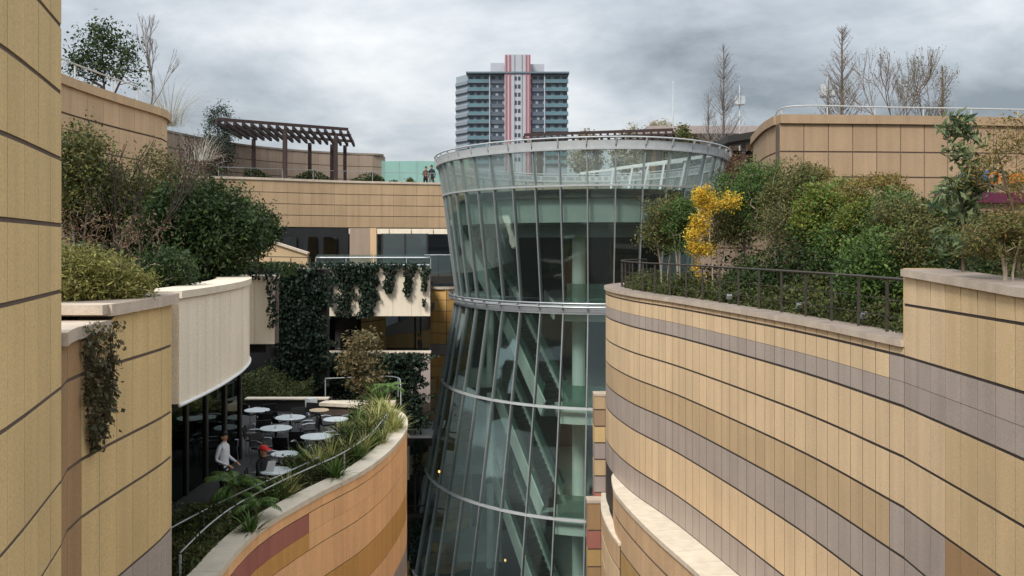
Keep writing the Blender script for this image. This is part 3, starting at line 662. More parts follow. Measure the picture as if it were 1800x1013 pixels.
escalator(2.0, -2.9, (-3.2, 55), (-.2, 49), 'dark escalator inside the top storey of the atrium')
mat('bulb', '#ffb060', .5); bn = M['bulb'].node_tree.nodes['Principled BSDF']; bn.inputs['Emission Color'].default_value = (1, .55, .18, 1); bn.inputs['Emission Strength'].default_value = .8
for (px, py, Y_, lb) in ((930, 826, 45.6, 'small warm lamp on the escalator below the third atrium ring'), (922, 978, 45.4, 'small warm lamp on the lowest escalator in the atrium'), (772, 829, 47, 'tiny warm lamp near the left edge of the atrium'), (888, 985, 46, 'faint warm lamp left of the lowest escalator')):
    b = B(); z = Z(py, Y_); b.lathe([(.015, -.08), (.05, -.04), (.06, 0), (.04, .05), (.01, .07)], 'bulb', 10, (X(px, Y_), Y_, z)); b.lathe([(.025, .07), (.025, .2)], 'dark_steel', 8, (X(px, Y_), Y_, z))
    tag(b.build('lamp'), lb, 'lamp', 'lamps inside the atrium')

# ---- footbridge across the canyon, park deck behind
bd = thing('footbridge', 'long curved cream panelled footbridge spanning the canyon behind the atrium', 'bridge', (-8, 64, 1))
brp = [(-34, 55.5), (-26, 57.2), (-18.4, 59.2), (-12, 62.8), (-8, 64.2), (-5, 65), (1, 65.8), (8, 66)]
clad_wall(bd, brp, 1, rows_of(4.27, [(.82, 'span', .045), (.75, 'span', .045), (.75, 'span', .045), (.78, 'span', .02)]), .82, 1.16, maxparts=160, thick=.5, vgap=.014)
coping(bd, brp, 1, 4.42, .15, .1, .7, 'coping', 3)
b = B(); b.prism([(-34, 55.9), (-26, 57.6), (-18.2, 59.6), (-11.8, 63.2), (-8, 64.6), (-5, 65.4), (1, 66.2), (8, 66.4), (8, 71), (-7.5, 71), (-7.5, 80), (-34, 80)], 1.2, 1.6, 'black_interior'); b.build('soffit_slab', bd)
b = B(); b.prism([(-34, 56.3), (-26, 58), (-18.0, 60), (-11.6, 63.6), (-8, 65), (-5, 65.8), (1, 66.6), (8, 66.8), (8, 71), (-7.5, 71), (-7.5, 80), (-34, 80)], 3.5, 3.95, 'deck'); b.build('deck_slab', bd)
for k in range(5):
    x0 = -11.4+k*1.5; b = B(); b.box((x0+.74, 62.2+.12*k, .9), (1.47, .25, .36), 'fascia'); b.build('soffit_fascia', bd)
b = B(); b.prism([(-70, 80), (-34, 57), (-34, 130), (-70, 130)], 3.4, 3.95, 'deck'); b.prism([(-34, 80), (40, 80), (40, 130), (-34, 130)], 3.4, 3.95, 'deck'); struct(b, 'park_deck')
# wall behind the pergola
pw = thing('garden_wall', 'long buff garden wall rising behind the timber pergola', 'wall', (-16, 70, 4))
clad_wall(pw, [(-24, 50), (-22.6, 58), (-20.5, 66), (-17, 71), (-13, 73.6), (-11.2, 74.2), (-10.6, 74.8), (-10.6, 76)], 1, rows_of(7.3, [(1.0, 'taupe', .05), (1.05, 'taupe', .05), (1.05, 'taupe', .05), (1., 'taupe', .05)]), 1.1, 3.9, maxparts=120, vgap=.02)
coping(pw, [(-24, 50), (-22.6, 58), (-20.5, 66), (-17, 71), (-13, 73.6), (-11.2, 74.2), (-10.6, 74.8)], 1, 7.42, .14, .08, .4, 'coping_dark', 3)
gs = thing('glass_screen', 'pale mint glass windscreen on the park level behind two people', 'screen', (-8, 73, 4))
for k in range(5):
    x0 = -10.5+k*1.42; b = B(); b.box((x0+.7, 73.4, 5.35), (1.39, .03, 2.75), 'glass_mint'); b.build('pane', gs)
    b = B(); b.box((x0, 73.5, 5.35), (.05, .06, 2.8), 'steel'); b.build('post', gs)
# ---- upper right block
ub = thing('stone_block', 'buff stone block with rounded left corner above the planting on the right', 'building', (12, 33, -2))
brow = rows_of(4.22, [(1.08, 'buff', .05), (.86, 'buff', .05), (.82, 'buff', .05), (.86, 'buff', .05), (.86, 'buff', .05), (.86, 'buff', .05)])
fr = [(9.1, 31), (13, 31.25), (18, 31.8), (26, 33)]
lfp = [(11.5, 41), (10.2, 38.4), (9.62, 35.6), (9.22, 33), (9.12, 31.3)]
clad_wall(ub, fr, 1, brow, .87, -2, maxparts=90, vgap=.03); clad_wall(ub, lfp, 1, brow, .6, -2, maxparts=60, vgap=.03)
coping(ub, fr, 1, 4.42, .3, .12, 1.0, 'buff', 3); coping(ub, lfp, 1, 4.416, .3, .12, 1.0, 'buff', 2)
b = B(); b.prism([(9.7, 31.6), (26, 33.6), (40, 40), (40, 60), (13, 60), (11.8, 41), (10.4, 36)], 3.6, 4.2, 'deck'); b.build('roof_slab', ub)
railing('roof_railing', 'pale steel railing along the roof edge of the buff stone block', [(10.6, 37.5, 4.2), (9.95, 34.5, 4.2), (9.75, 31.75, 4.2), (13, 31.95, 4.2), (18, 32.5, 4.2), (26, 33.8, 4.2)], .62, 'steel_paint', .026, 1.8)
mat('sign_blue', '#1f74b8', .4); mat('sign_orange', '#c9782a', .4); mat('sign_magenta', '#5f1f3c', .5)
sg = thing('shop_sign', 'orange and blue shop sign with a magenta band half hidden by branches', 'sign', (16.5, 31.4, 1.5))
for (px, py) in ((1736, 308), (1708, 314)): b = B(); b.box((X(px, 31.3), 31.38, Z(py, 31.3)), (.28, .08, .3), 'sign_blue'); b.build('blue_plate', sg)
for (px, py, w_) in ((1782, 314, .22), (1797, 312, .3)): b = B(); b.box((X(px, 31.4), 31.52, Z(py, 31.4)), (w_, .08, .3), 'sign_orange'); b.build('orange_mark', sg)
for k, ch in enumerate('O'):
    cu = bpy.data.curves.new('letter', 'FONT'); cu.body = ch; cu.size = .62; cu.extrude = .04; cu.materials.append(M['sign_orange'])
    o0 = bpy.data.objects.new('letter_curve', cu); COL.objects.link(o0); bpy.context.view_layer.update()
    me = bpy.data.meshes.new_from_object(o0.evaluated_get(bpy.context.evaluated_depsgraph_get())); bpy.data.objects.remove(o0)
    o = obj_raw('letter', me, sg); o.rotation_euler = (R(90), 0, R(5)); o.location = (16.36-16.5, -.05, 2.08-1.5)
b = B(); b.bar((14.5, 31.2, 1.62), (18.6, 31.65, 1.62), .08, .36, 'sign_magenta'); b.build('band', sg)
# ---- upper left building
ul = thing('stone_block', 'curved buff stone block on the far left with trees on its roof', 'building', (-12, 26, -1))
ulp = [(-10.6, 15), (-11.35, 19.5), (-11.68, 23.7), (-11.62, 26.5), (-11.42, 29), (-11.5, 30.2), (-12.1, 31.4), (-14.5, 32.3)]
clad_wall(ul, ulp, 1, rows_of(4.15, [(.75, 'sand', .05), (.82, 'sand', .04), (.82, 'sand', .04), (.82, 'sand', .04), (.82, 'sand', .04), (.82, 'sand', .04)]), .9, -1, maxparts=120, vgap=.012)
coping(ul, ulp, 1, 4.4, .25, .1, .9, 'sand', 2.5)
b = B(); b.prism([(-11.2, 15), (-11.9, 19.5), (-12.2, 23.7), (-12.1, 26.5), (-11.95, 29), (-12.3, 30.6), (-14.5, 31.6), (-34, 56), (-45, 56), (-45, 15)], 3.5, 4.15, 'deck'); b.build('roof_slab', ul)
railing('roof_railing', 'thin steel railing on the roof edge of the far left stone block', [(-11.65, 19, 4.15), (-12.1, 23.7, 4.15), (-12.05, 26.5, 4.15), (-11.85, 28.8, 4.15)], .85, 'steel_paint', .025, 2.2)
# ---- upper walkway with ivy parapet, lower walkway
uw = thing('upper_walkway', 'beige walkway parapet hung with ivy left of the atrium', 'walkway', (-7, 44, -3.5))
clad_wall(uw, [(-13, 44), (-3.95, 44)], 1, rows_of(-1.22, [(2.24, 'fascia', 0)]), .9, -3.46, maxparts=30, vgap=.01)
coping(uw, [(-13, 44), (-3.93, 44)], 1, -1.14, .09, .05, .4, 'coping_pale', 3)
b = B(); b.prism([(-24, 44.4), (-3.98, 44.4), (-4.3, 47.5), (-4.95, 54), (-5.6, 62), (-24, 62)], -2.6, -1.9, 'deck'); b.build('deck_slab', uw)
b = B(); b.prism([(-24, 44.5), (-4.0, 44.5), (-4.0, 47), (-5.2, 50), (-5.6, 62), (-24, 62)], -3.3, -3.0, 'black_interior'); b.build('ceiling', uw)
rl = railing('glass_railing', 'steel and glass railing on the walkway above the ivy', [(X(555, 45), 45, -1.9), (X(757, 45), 45, -1.9)], 1.25, 'steel', .035, 1.6)
for k in range(4):
    x0 = X(555, 45)+k*1.42; b = B(); b.box((x0+.71, 45.12, -1.05), (1.38, .02, 1.1), 'glass_clear'); b.build('pane', rl)
b = B(); b.tube([(X(560, 44.8), 44.8, -1.02), (X(755, 44.8), 44.8, -1.02)], .04, 'steel'); b.build('lower_rail', rl)
railing('deck_railing', 'thin grey railing among the left shrubs near the beige ramp wall', [(X(405, 40), 40, -1.4), (X(545, 42), 42, -1.5)], .9, 'rail_dark', .02, 1.0)
lwk = thing('lower_walkway', 'lower walkway with pale parapet where a dark figure stands', 'walkway', (-7, 44, -7))
clad_wall(lwk, [(-9, 44), (-3.95, 44)], 1, rows_of(-5.25, [(2.4, 'lilac', 0)]), .9, -8.3, maxparts=20, vgap=.01)
coping(lwk, [(-9, 44), (-3.93, 44)], 1, -5.17, .09, .05, .4, 'coping_pale', 3)
b = B(); b.prism([(-24, 44.4), (-4.0, 44.4), (-4.3, 47.5), (-4.95, 54), (-5.6, 62), (-24, 62)], -6.9, TF, 'deck'); b.build('deck_slab', lwk)
bk = thing('back_wall', 'dark recessed wall behind the ivy under the upper walkway', 'wall', (-14, 56, -6)); b = B(); b.box((-13.5, 56, -4.6), (10, .3, 3.2), 'dark_wall'); b.box((-8.6, 50.4, -4.6), (.25, 11, 3.2), 'dark_wall'); b.build('wall_core', bk)
cw = thing('curved_wall', 'small curved tan wall seen under the upper walkway beside the person', 'wall', (-8, 52, -6.3))
clad_wall(cw, [(-8.3, 50), (-7.5, 51.5), (-7.35, 53), (-7.9, 55)], 1, rows_of(-3.3, [(1.0, 'ochre', .04), (1., 'ochre', .04), (1., 'ochre', .04)]), .8, -6.3, maxparts=20)
wr = thing('white_ramp_wall', 'white sloping ramp parapet behind the standing dark figure', 'wall', (-6, 58, -6.3))
b = B(); b.hexa([(-8.5, 57.6, -6.3), (-4.4, 57.6, -6.3), (-4.4, 57.9, -6.3), (-8.5, 57.9, -6.3)], [(-8.5, 57.6, -5.4), (-4.4, 57.6, -3.9), (-4.4, 57.9, -3.9), (-8.5, 57.9, -5.4)], 'white_paint'); b.build('parapet', wr)
b = B(); b.hexa([(-8.5, 55.6, -6.3), (-5.0, 55.6, -6.3), (-5.0, 55.8, -6.3), (-8.5, 55.8, -6.3)], [(-8.5, 55.6, -5.75), (-5.0, 55.6, -5.2), (-5.0, 55.8, -5.2), (-8.5, 55.8, -5.75)], 'ochre'); b.build('kerb', wr)
gw = thing('glass_wall', 'grey glass wall with dark posts under the footbridge', 'glazing', (-7, 60, -2))
for (z0, z1, xs) in ((-1.85, .72, [-8.5, -7.0, -5.55]), (-5.4, -3.32, [-7.4, -6.4, -5.6])):
    for k in range(len(xs)):
        b = B(); b.box((xs[k], 59.6, (z0+z1)/2), (.1, .1, z1-z0), 'dark_steel'); b.build('post', gw)
        if k < len(xs)-1: b = B(); b.box(((xs[k]+xs[k+1])/2, 59.6, (z0+z1)/2), (xs[k+1]-xs[k]-.1, .03, z1-z0), 'glass_grey'); b.build('pane', gw)
wl = thing('passage_wall', 'dim passage wall and lit tan pillar under the footbridge', 'wall', (-12, 61, -1.9))
b = B(); b.box((-10.1, 61.0, -.4), (1.5, .3, 3), 'taupe'); b.build('wall_panel', wl); b = B(); b.box((-9.25, 60.9, -.4), (.4, .4, 3), 'sand'); b.build('pillar', wl)
b = B(); b.box((-16.5, 61.2, -.4), (11, .3, 3), 'black_interior'); b.build('wall_core', wl)
for k in range(4): b = B(); b.box((-16.2+k*1.35, 60.9, -.6), (.9, .1, 2.2), 'glass_dark'); b.build('window', wl)
rm = thing('ramp_wall', 'sloping tan ramp wall under the left end of the footbridge', 'wall', (-13, 50, -1.9))
b = B(); b.hexa([(-16, 50, -1.9), (X(540, 50), 50, -1.9), (X(540, 50), 50.3, -1.9), (-16, 50.3, -1.9)], [(-16, 50, 1.0), (X(540, 50), 50, -.55), (X(540, 50), 50.3, -.55), (-16, 50.3, 1.0)], 'tan'); b.build('panel', rm)
b = B(); b.bar((-16, 50.1, 1.06), (X(540, 50)+.05, 50.1, -.49), .5, .12, 'coping'); b.build('coping_stone', rm)
# ---- banded pillar left of the atrium and the stacked levels seen in the gap
bp = thing('banded_pillar', 'tall ochre and amber banded stone pillar along the left edge of the atrium', 'pillar', (-4.8, 61, -20))
bsp = ['gold', 'gold', 'amber', 'gold', 'gold', 'lilac', 'amber', 'gold', 'amber', 'gold', 'lilac', 'amber', 'gold', 'amber', 'gold']
clad_wall(bp, [(-5.0, 57.5), (-4.97, 55.52)], 1, rows_of(-2.72, [(.67, k, .03) for k in bsp+bsp[3:]]), 1., -20, maxparts=0)
clad_wall(bp, [(-4.97, 55.5), (-3.98, 55.2)], 1, rows_of(-2.72, [(.67, k, .03) for k in bsp+bsp[3:]]), .55, -20, maxparts=40)
clad_wall(bp, [(-3.96, 55.2), (-2.6, 56.2)], 1, rows_of(-2.72, [(.67, k, .03) for k in bsp+bsp[3:]]), .6, -20, maxparts=40)
coping(bp, [(-5.0, 55.5), (-3.98, 55.2), (-2.6, 56.2)], 1, -2.58, .14, .08, .6, 'coping', 3)
ld = thing('landing', 'dark landing slab with glass balustrade meeting the atrium at the upper walkway', 'landing', (-4, 58, -2.5))
b = B(); b.box((-4.1, 57.5, -2.15), (2.6, 4, .45), 'dark_steel'); b.build('slab', ld); b = B(); b.box((-4.1, 55.6, -1.25), (2.5, .03, 1.1), 'glass_grey'); b.build('glass_balustrade', ld); b = B(); b.tube([(-5.35, 55.6, -.65), (-2.85, 55.6, -.65)], .04, 'steel'); b.build('handrail', ld)
for k, x_ in enumerate((-5.3, -4.5, -3.7)): b = B(); b.box((x_, 55.62, -1.3), (.06, .06, 1.3), 'dark_steel'); b.build('post', ld)
gp = thing('stacked_walkways', 'stack of narrow walkways in the gap between orange wall and atrium', 'walkway', (-6, 54, -20))
for z, m_ in ((-10.6, 'white_paint'), (-14.9, 'dark_steel')):
    b = B(); b.box((-6.6, 52, z), (4.4, 4, .2), m_); b.build('slab', gp); b = B(); b.box((-6.6, 50.02, z-.25), (4.4, .1, .42), 'dark_steel'); b.build('edge_beam', gp)
    b = B(); b.tube([(-8.8, 50, z+.55), (-4.5, 50, z+.55)], .04, 'dark_steel'); b.build('handrail', gp)
for x_ in (-5.35, -5.05): b = B(); b.box((x_, 50.3, -12), (.09, .09, 16), 'dark_steel'); b.build('post', gp)
for (z0, z1) in ((-9.9, -8.1), (-13.6, -12.4), (-19.8, -18.6)):
    clad_wall(gp, [(-8.5, 52.5), (-6, 53.6), (-4.6, 55)], 1, rows_of(z1, [((z1-z0)/2, 'ochre', .03), ((z1-z0)/2, 'tan', .03)]), .7, z0, maxparts=20)
b = B(); b.box((-6.5, 56.5, -14), (6, .3, 14), 'dark_wall'); b.build('back_wall', gp)
b = B(); b.box((-6.05, 51.6, -12.2), (.5, .4, 2.2), 'fascia'); b.build('pier', gp)
# ---- timber pergola
def pergola(name, label, nl, nr, fl, frr, zt, posts, nraf, base):
    t = thing(name, label, 'pergola', (nl[0], nl[1], base)); nl, nr, fl, frr = [Vector((p[0], p[1], zt)) for p in (nl, nr, fl, frr)]
    for a, c in ((nl, nr), (fl, frr), ((nl+fl)/2, (nr+frr)/2)):
        b = B(); b.bar(a+Vector((0, 0, .12)), c+Vector((0, 0, .12)), .14, .2, 'wood_dark'); b.build('beam', t)
    for k in range(nraf):
        f = k/(nraf-1); a = nl+(nr-nl)*f; c = fl+(frr-fl)*f; d = (c-a).normalized()
        b = B(); b.bar(a-d*.15-Vector((0, 0, .10)), c+d*.9-Vector((0, 0, .10)), .15, .24, 'wood_dark'); b.build('rafter', t)
    for f, near_ in posts:
        p = (nl+(nr-nl)*f) if near_ else (fl+(frr-fl)*f); b = B(); b.box((p.x, p.y, (zt-.24+base)/2), (.24, .24, zt-.24-base), 'wood_dark'); b.build('post', t)
    return t
pergola('pergola', 'dark timber pergola with slatted roof on the park level at left', (-19.0, 58.6), (-11.5, 63.8), (-19.8, 66), (-12.4, 71.2), 7.95, [(.12, False), (.38, False), (.6, False), (.8, False), (.92, False), (.5, True), (.9, True)], 17, 3.95)
pergola('pergola', 'low dark timber pergola peeping over the atrium rim', (11.4, 64.4), (.9, 67.4), (12.6, 70), (1.2, 73), 8.0, [(.1, True), (.5, True), (.9, True), (.1, False), (.9, False)], 22, 3.95)
# ---- odds and ends on the skyline
nb = thing('low_roof', 'grey flat roofed pavilion on the skyline right of the atrium', 'pavilion', (18, 88, 4)); b = B(); b.box((19.5, 88, 10.6), (14, 8, .7), 'lilac'); b.build('roof', nb); b = B(); b.box((20, 90, 7.0), (12, 5, 6.6), 'umber'); b.build('wall', nb)
for k in range(4): b = B(); b.box((15.5+k*2.6, 87.45, 7.6), (1.8, .12, 2.6), 'glass_dark'); b.build('window', nb)
cp = thing('dark_canopy', 'dark sloping canopy between the atrium rim and the stone block', 'canopy', (13, 50, 4)); b = B(); b.hexa([(11.6, 49, 5.5), (15.5, 49, 6.1), (15.5, 53, 6.1), (11.6, 53, 5.5)], [(11.6, 49, 5.85), (15.5, 49, 6.5), (15.5, 53, 6.5), (11.6, 53, 5.85)], 'dark_steel'); b.build('roof_plate', cp)
for p in ((12.6, 49.5), (15, 49.5)): b = B(); b.box((p[0], p[1], 4.3), (.18, .18, 2.6), 'dark_steel'); b.build('post', cp)
b = B(); b.box((13.8, 52.5, 3.6), (3.6, .3, 3.6), 'dark_wall'); b.build('back_panel', cp)
def mast(label, px, top, Y_, box=None):
    t = thing('mast', label, 'mast', (X(px, Y_), Y_, 3.9)); b = B(); x = X(px, Y_); b.tube([(x, Y_, 3.9), (x, Y_, Z(top, Y_)*.7), (x, Y_, Z(top, Y_))], [.09, .07, .03], 'steel_paint', 8); b.build('pole', t, smooth=True)
    if box:
        z = Z(box, Y_); b = B(); b.lathe([(.5, 0), (.5, .06)], 'steel_paint', 12, (x, Y_, z-.45)); b.build('platform', t)
        for dx in (-.32, .32): b = B(); b.box((x+dx, Y_, z), (.34, .3, .7), 'steel_paint'); b.build('antenna_box', t)
mast('plain slim mast rising above the right part of the atrium rim', 1183, 143, 84); mast('mast with small boxes beside the tall bare tree over the atrium', 1300, 150, 84, 176); mast('mast with small box left of the tallest bare tree on the block roof', 1455, 130, 58, 158)
wf = thing('white_frame', 'white sloping stair frame standing on the atrium roof deck', 'frame', (8, 52, 2.6))
def p3(px, py, Y_): return (X(px, Y_), Y_, Z(py, Y_))
b = B(); b.bar(p3(1075, 298, 50), p3(1262, 272, 47), .12, .16, 'white_paint'); b.build('rail_beam', wf)
b = B(); b.bar(p3(1020, 305, 51), p3(1200, 284, 48.5), .1, .12, 'white_paint'); b.build('rail_beam', wf)
for (a, c, Y_) in ((1078, 1072, 49.5), (1112, 1102, 49.2), (1140, 1128, 48.8), (1168, 1158, 48.4), (1206, 1192, 48), (1240, 1228, 47.4)):
    q = p3(a, 297-(a-1075)*.13, Y_); b = B(); b.bar((X(c, Y_), Y_, 2.6), q, .1, .1, 'white_paint'); b.build('leg', wf)
mat('apt_white', '#aeb0b6', .7, namp=.05, nscale=.3); mat('apt_red', '#a05a62', .6); mat('apt_grey', '#555d69', .7, namp=.1); mat('apt_teal', '#5d7c84', .3, namp=.14, nscale=.4); mat('apt_dark', '#3a4550', .3); mat('apt_slab', '#66727b', .7); mat('apt_wall', '#98a2a8', .8); mat('apt_side', '#868f96', .8)
ob = thing('office_block', 'grey office block glimpsed through the glass under the footbridge', 'building', (-9, 120, -20)); b = B(); b.box((-11, 124, -8), (26, 10, 24.6), 'apt_office'); b.build('wall', ob)
for j_ in range(3): b = B(); b.box((-11, 118.9, 2.6-3.2*j_), (26, .2, .5), 'apt_side'); b.build('floor_band', ob)
# ---- apartment tower far behind
ap = thing('apartment_tower', 'tall apartment tower with teal balconies and red striped white core', 'building', (0, 330, -20))
s_ = 325/F
def ax(px): return (px-900)*s_
def az_(py): return (HOR-py)*s_
b = B(); b.box(((ax(822)+ax(998))/2, 337, (az_(128)-20)/2), (ax(998)-ax(822), 18, az_(128)+20), 'apt_wall')
b.hexa([(ax(822), 328, -20), (ax(822), 346, -20), (ax(803)*1.06, 350, -20), (ax(803)*1.04, 334, -20)], [(ax(822), 328, az_(128)), (ax(822), 346, az_(128)), (ax(803)*1.06, 350, az_(128)), (ax(803)*1.04, 334, az_(128))], 'apt_wall'); b.build('wall', ap)
b = B(); b.box((ax(909.5), 331, (az_(95)-20)/2), (ax(932)-ax(887), 10, az_(95)+20), 'apt_white'); b.build('core_shaft', ap)
for px, wd in ((890, 3.2), (896.5, 3), (925.5, 2.6), (931, 3.2)): b = B(); b.box((ax(px), 325.9, (az_(95)-20)/2-.2), (wd*s_, .3, az_(95)+20), 'apt_red'); b.build('red_stripe', ap)
for px in (905, 918): b = B(); b.box((ax(px), 325.95, (az_(95)-20)/2-.2), (.9*s_, .2, az_(95)+20), 'apt_grey'); b.build('groove', ap)
b = B(); b.box((ax(874), 336, az_(115)), (ax(887)-ax(862), 10, (125-105)*s_), 'apt_white'); b.build('penthouse', ap); b = B(); b.box((ax(945), 336, az_(116)), (ax(958)-ax(932), 10, (125-107)*s_), 'apt_white'); b.build('penthouse', ap)
b = B(); b.box(((ax(820)+ax(1000))/2, 336, az_(127)), (ax(1000)-ax(818), 21, .6), 'apt_slab'); b.build('roof', ap)
bays = [(821, 860, 'apt_teal', 'apt_slab', 326.6), (861, 886, 'apt_grey', 'apt_slab', 327.2), (933, 957, 'apt_grey', 'apt_slab', 327.2), (958, 1000, 'apt_teal', 'apt_slab', 326.6)]
rsA = random.Random(3)
for fl in range(11):
    yy = 132+fl*14.3
    for (p0, p1, mg, ms_, yf) in bays:
        x0, x1 = ax(p0), ax(p1); zc = az_(yy+8.5)
        b = B(); b.box(((x0+x1)/2, yf+.25, zc), (x1-x0-.2, .15, 1.1), mg); bal = b.build('balcony', ap); b = B(); b.box(((x0+x1)/2, yf+.75, zc-.68), (x1-x0-.1, 1.2, .25), ms_); b.build('slab', bal)
        n_ = 3 if p1-p0 > 30 else 2
        for k in range(n_):
            wx = x0+(x1-x0)*(k+.5+rsA.uniform(-.12, .12))/n_; b = B(); b.box((wx, 327.95, az_(yy+4.6)), (rsA.uniform(1.0, 1.9), .2, 1.9), 'apt_dark'); b.build('window', ap)
    for k in (-1, 1):
        b = B(); b.box((ax(909.5)+k*.65, 325.92, az_(yy+5)), (.85, .2, 1.3), 'apt_dark'); b.build('window', ap)
    b = B(); b.hexa([(ax(821), 327, az_(yy+14)), (ax(821), 345, az_(yy+14)), (ax(803)*1.07, 349, az_(yy+14)), (ax(802)*1.04, 332.8, az_(yy+14))], [(ax(821), 327, az_(yy+8)), (ax(821), 345, az_(yy+8)), (ax(803)*1.07, 349, az_(yy+8)), (ax(802)*1.04, 332.8, az_(yy+8))], 'apt_side'); b.build('side_balcony', ap)
for px in (860.5, 957.5): b = B(); b.box((ax(px), 326.7, (az_(128)-20)/2), (.35, .4, az_(128)+20), 'apt_white'); b.build('drain_pipe', ap)

# ================================================================== RAILINGS AND FURNITURE
fp = [(6.95, 15.5), (6.62, 19.7), (5.42, 26.4), (4.45, 30.6), (4.12, 33.8), (4.5, 36.2), (5.6, 37.9)]
railing('fence', 'dark post and cable fence along the planting on top of the striped wall', [(x, y, -1.62) for x, y in fp], 1.0, 'rail_dark', .028, 1.2, bars=(.3, .62), postw=.045)
railing('planter_railing', 'short grey railing in front of the pale green shrub on the left wall', [(-5.6, 10.1, -.75), (-4.95, 10.1, -.75), (-4.6, 10.55, -.75), (-4.5, 11.0, -.75)], .5, 'rail_dark', .015, .6, postw=.03)
def offs(pts, d):
    P = spline(pts, .5); N = normals2(P, 1); return [(p[0]-n[0]*d, p[1]-n[1]*d) for p, n in zip(P, N)]
tr = [p for p in offs(ter[2:9], .62)]
railing('terrace_railing', 'pale steel handrail running through the terrace planting along the orange wall', [(x, y, -6.0) for x, y in tr], .52, 'steel_paint', .016, 2.6, postw=.035)
tr2 = [(-6.75, 16.6), (-6.45, 18.2), (-6.0, 20.0), (-5.45, 21.7), (-4.95, 23.4)]
railing('terrace_railing', 'bright steel inner handrail between the diners and the terrace planting', [(x, y, -6.25) for x, y in tr2], .78, 'steel', .018, 2.0, postw=.03)
railing('terrace_railing', 'thin square handrail at the far end of the restaurant terrace', [(X(572, 36), 36, TF+.25), (X(690, 36.5), 36.5, TF+.25), (-4.3, 35.2, TF+.1)], .75, 'steel_paint', .022, 1.6, postw=.035)
hw = thing('low_wall', 'low dark terrace wall with bright white coping beneath the ivy', 'wall', (-8.4, 34.5, TF)); b = B(); b.box((X(505, 34.5), 34.6, -6.08), (3.1, .3, .44), 'dark_wall'); b.build('wall_core', hw); b = B(); b.box((X(505, 34.5), 34.55, -5.84), (3.15, .42, .05), 'coping_pale'); b.build('coping_stone', hw)
hw = thing('kerb', 'pale kerb at the far right end of the terrace behind the potted tree', 'kerb', (-6, 36, TF)); b = B(); b.box((X(628, 35.6), 35.6, -6.2), (3.0, .35, .16), 'coping_pale'); b.build('kerb_stone', hw)
b = B(); b.lathe([(.16, 0), (.22, .02), (.24, .36), (.2, .36), (.19, .3)], 'white_paint', 4, (X(547, 34), 34, -6.1)); tag(b.build('planter_box'), 'small white planter box at the end of the white topped terrace wall', 'planter')
# round tables, chairs
def table(loc, r, topm, label):
    t = thing('table', label, 'table', loc, 'round tables on the restaurant terrace')
    b = B(); b.lathe([(r-.01, .715), (r, .722), (r, .738), (r-.01, .745)], topm, 32); b.build('tabletop', t, world=False)
    b = B(); b.lathe([(.05, .03), (.035, .1), (.035, .7), (.09, .714)], 'dark_steel', 12); b.build('pedestal', t, world=False)
    b = B(); b.lathe([(.26, 0), (.26, .015), (.06, .03)], 'dark_steel', 20); b.build('base', t, world=False); return t
TB = [(485, 27.6, .48, 'tabletop', 'round white table in the middle of the terrace, left of the nearest dark chair'), (510, 29.3, .48, 'tabletop', 'round white table ringed by dark armchairs at the back of the terrace'),
      (556, 26.4, .46, 'tabletop', 'round white table half behind the spiky terrace plants'), (561, 30.6, .33, 'tabletop_tan', 'small tan round table at the far right of the terrace'),
      (345, 26.6, .5, 'tabletop', 'round white table seen through the restaurant glazing'), (378, 29.2, .42, 'tabletop', 'farther round white table behind the glazing posts'),
      (500, 24.2, .36, 'tabletop', 'round white table just behind the man in the red cap'), (484, 22.4, .4, 'tabletop', 'round white table in front of the man in the red cap'), (452, 30.6, .42, 'tabletop', 'round white table at the back left of the terrace by the last glazing post'), (590, 29.0, .4, 'tabletop', 'round white table at the far right of the terrace beside the grasses')]
for (px, Y_, r_, m_, lb) in TB: table((X(px, Y_), Y_, TF), r_, m_, lb)
def chair():
    t = thing('chair', 'chair', 'chair', (0, 0, 0), 'dark chairs on the restaurant terrace')
    b = B(); b.box((0, 0, .43), (.46, .44, .05), 'chair_dark'); b.build('seat', t, world=False)
    ring = [[(x, .2+.06*math.cos(x*3.2)+d, z) for (d, z) in ((0, .46), (.03, .46), (.10, .82), (.07, .82))] for x in np.linspace(-.23, .23, 7)]
    b = B(); b.sweep(ring, 'chair_dark'); b.build('backrest', t, world=False)
    for sx in (-1, 1):
        for sy in (-1, 1): b = B(); b.tube([(sx*.24, sy*.22, 0), (sx*.22, sy*.2, .42)], .014, 'steel'); b.build('leg', t, world=False)
        b = B(); b.tube([(sx*.235, -.2, .42), (sx*.255, -.2, .63), (sx*.26, -.02, .66), (sx*.25, .2, .65)], .022, 'steel'); b.build('armrest', t, world=False)
    return t
ch0 = chair(); CH = [(462, 28.7, 200, 'left of the white table at the back of the terrace'), (487, 30.2, 160, 'behind the back white table, its left neighbour a gap'), (528, 30.3, 25, 'behind the back white table on the right'),
      (541, 28.9, -70, 'right of the back white table'), (468, 29.9, 190, 'second behind the left end of the back white table'), (524, 27.0, 185, 'with its back to us between the two middle tables'), (500, 26.2, 170, 'with its back to us in front of the middle white table'),
      (448, 27.5, 95, 'left of the middle white table'), (540, 31.2, -20, 'beside the small tan table'), (583, 27.2, -60, 'right of the table behind the spiky plants'), (512, 23.6, 200, 'behind the man in the red cap'), (415, 28, 80, 'half hidden by the last glazing post'), (398, 26.4, 150, 'inside the glazing near the waiter'), (330, 25.6, 190, 'inside the glazing at the far left'), (440, 31.6, 150, 'at the back left beside the last glazing post'), (470, 31.6, 210, 'behind the back left table'), (576, 29.8, 120, 'left of the far right table'), (604, 29.8, -110, 'beyond the far right table'), (462, 26.3, 60, 'left of the middle table, turned aside'), (530, 25.6, 170, 'in front of the table half behind the grasses'), (478, 24.6, 100, 'left of the table behind the red cap')]
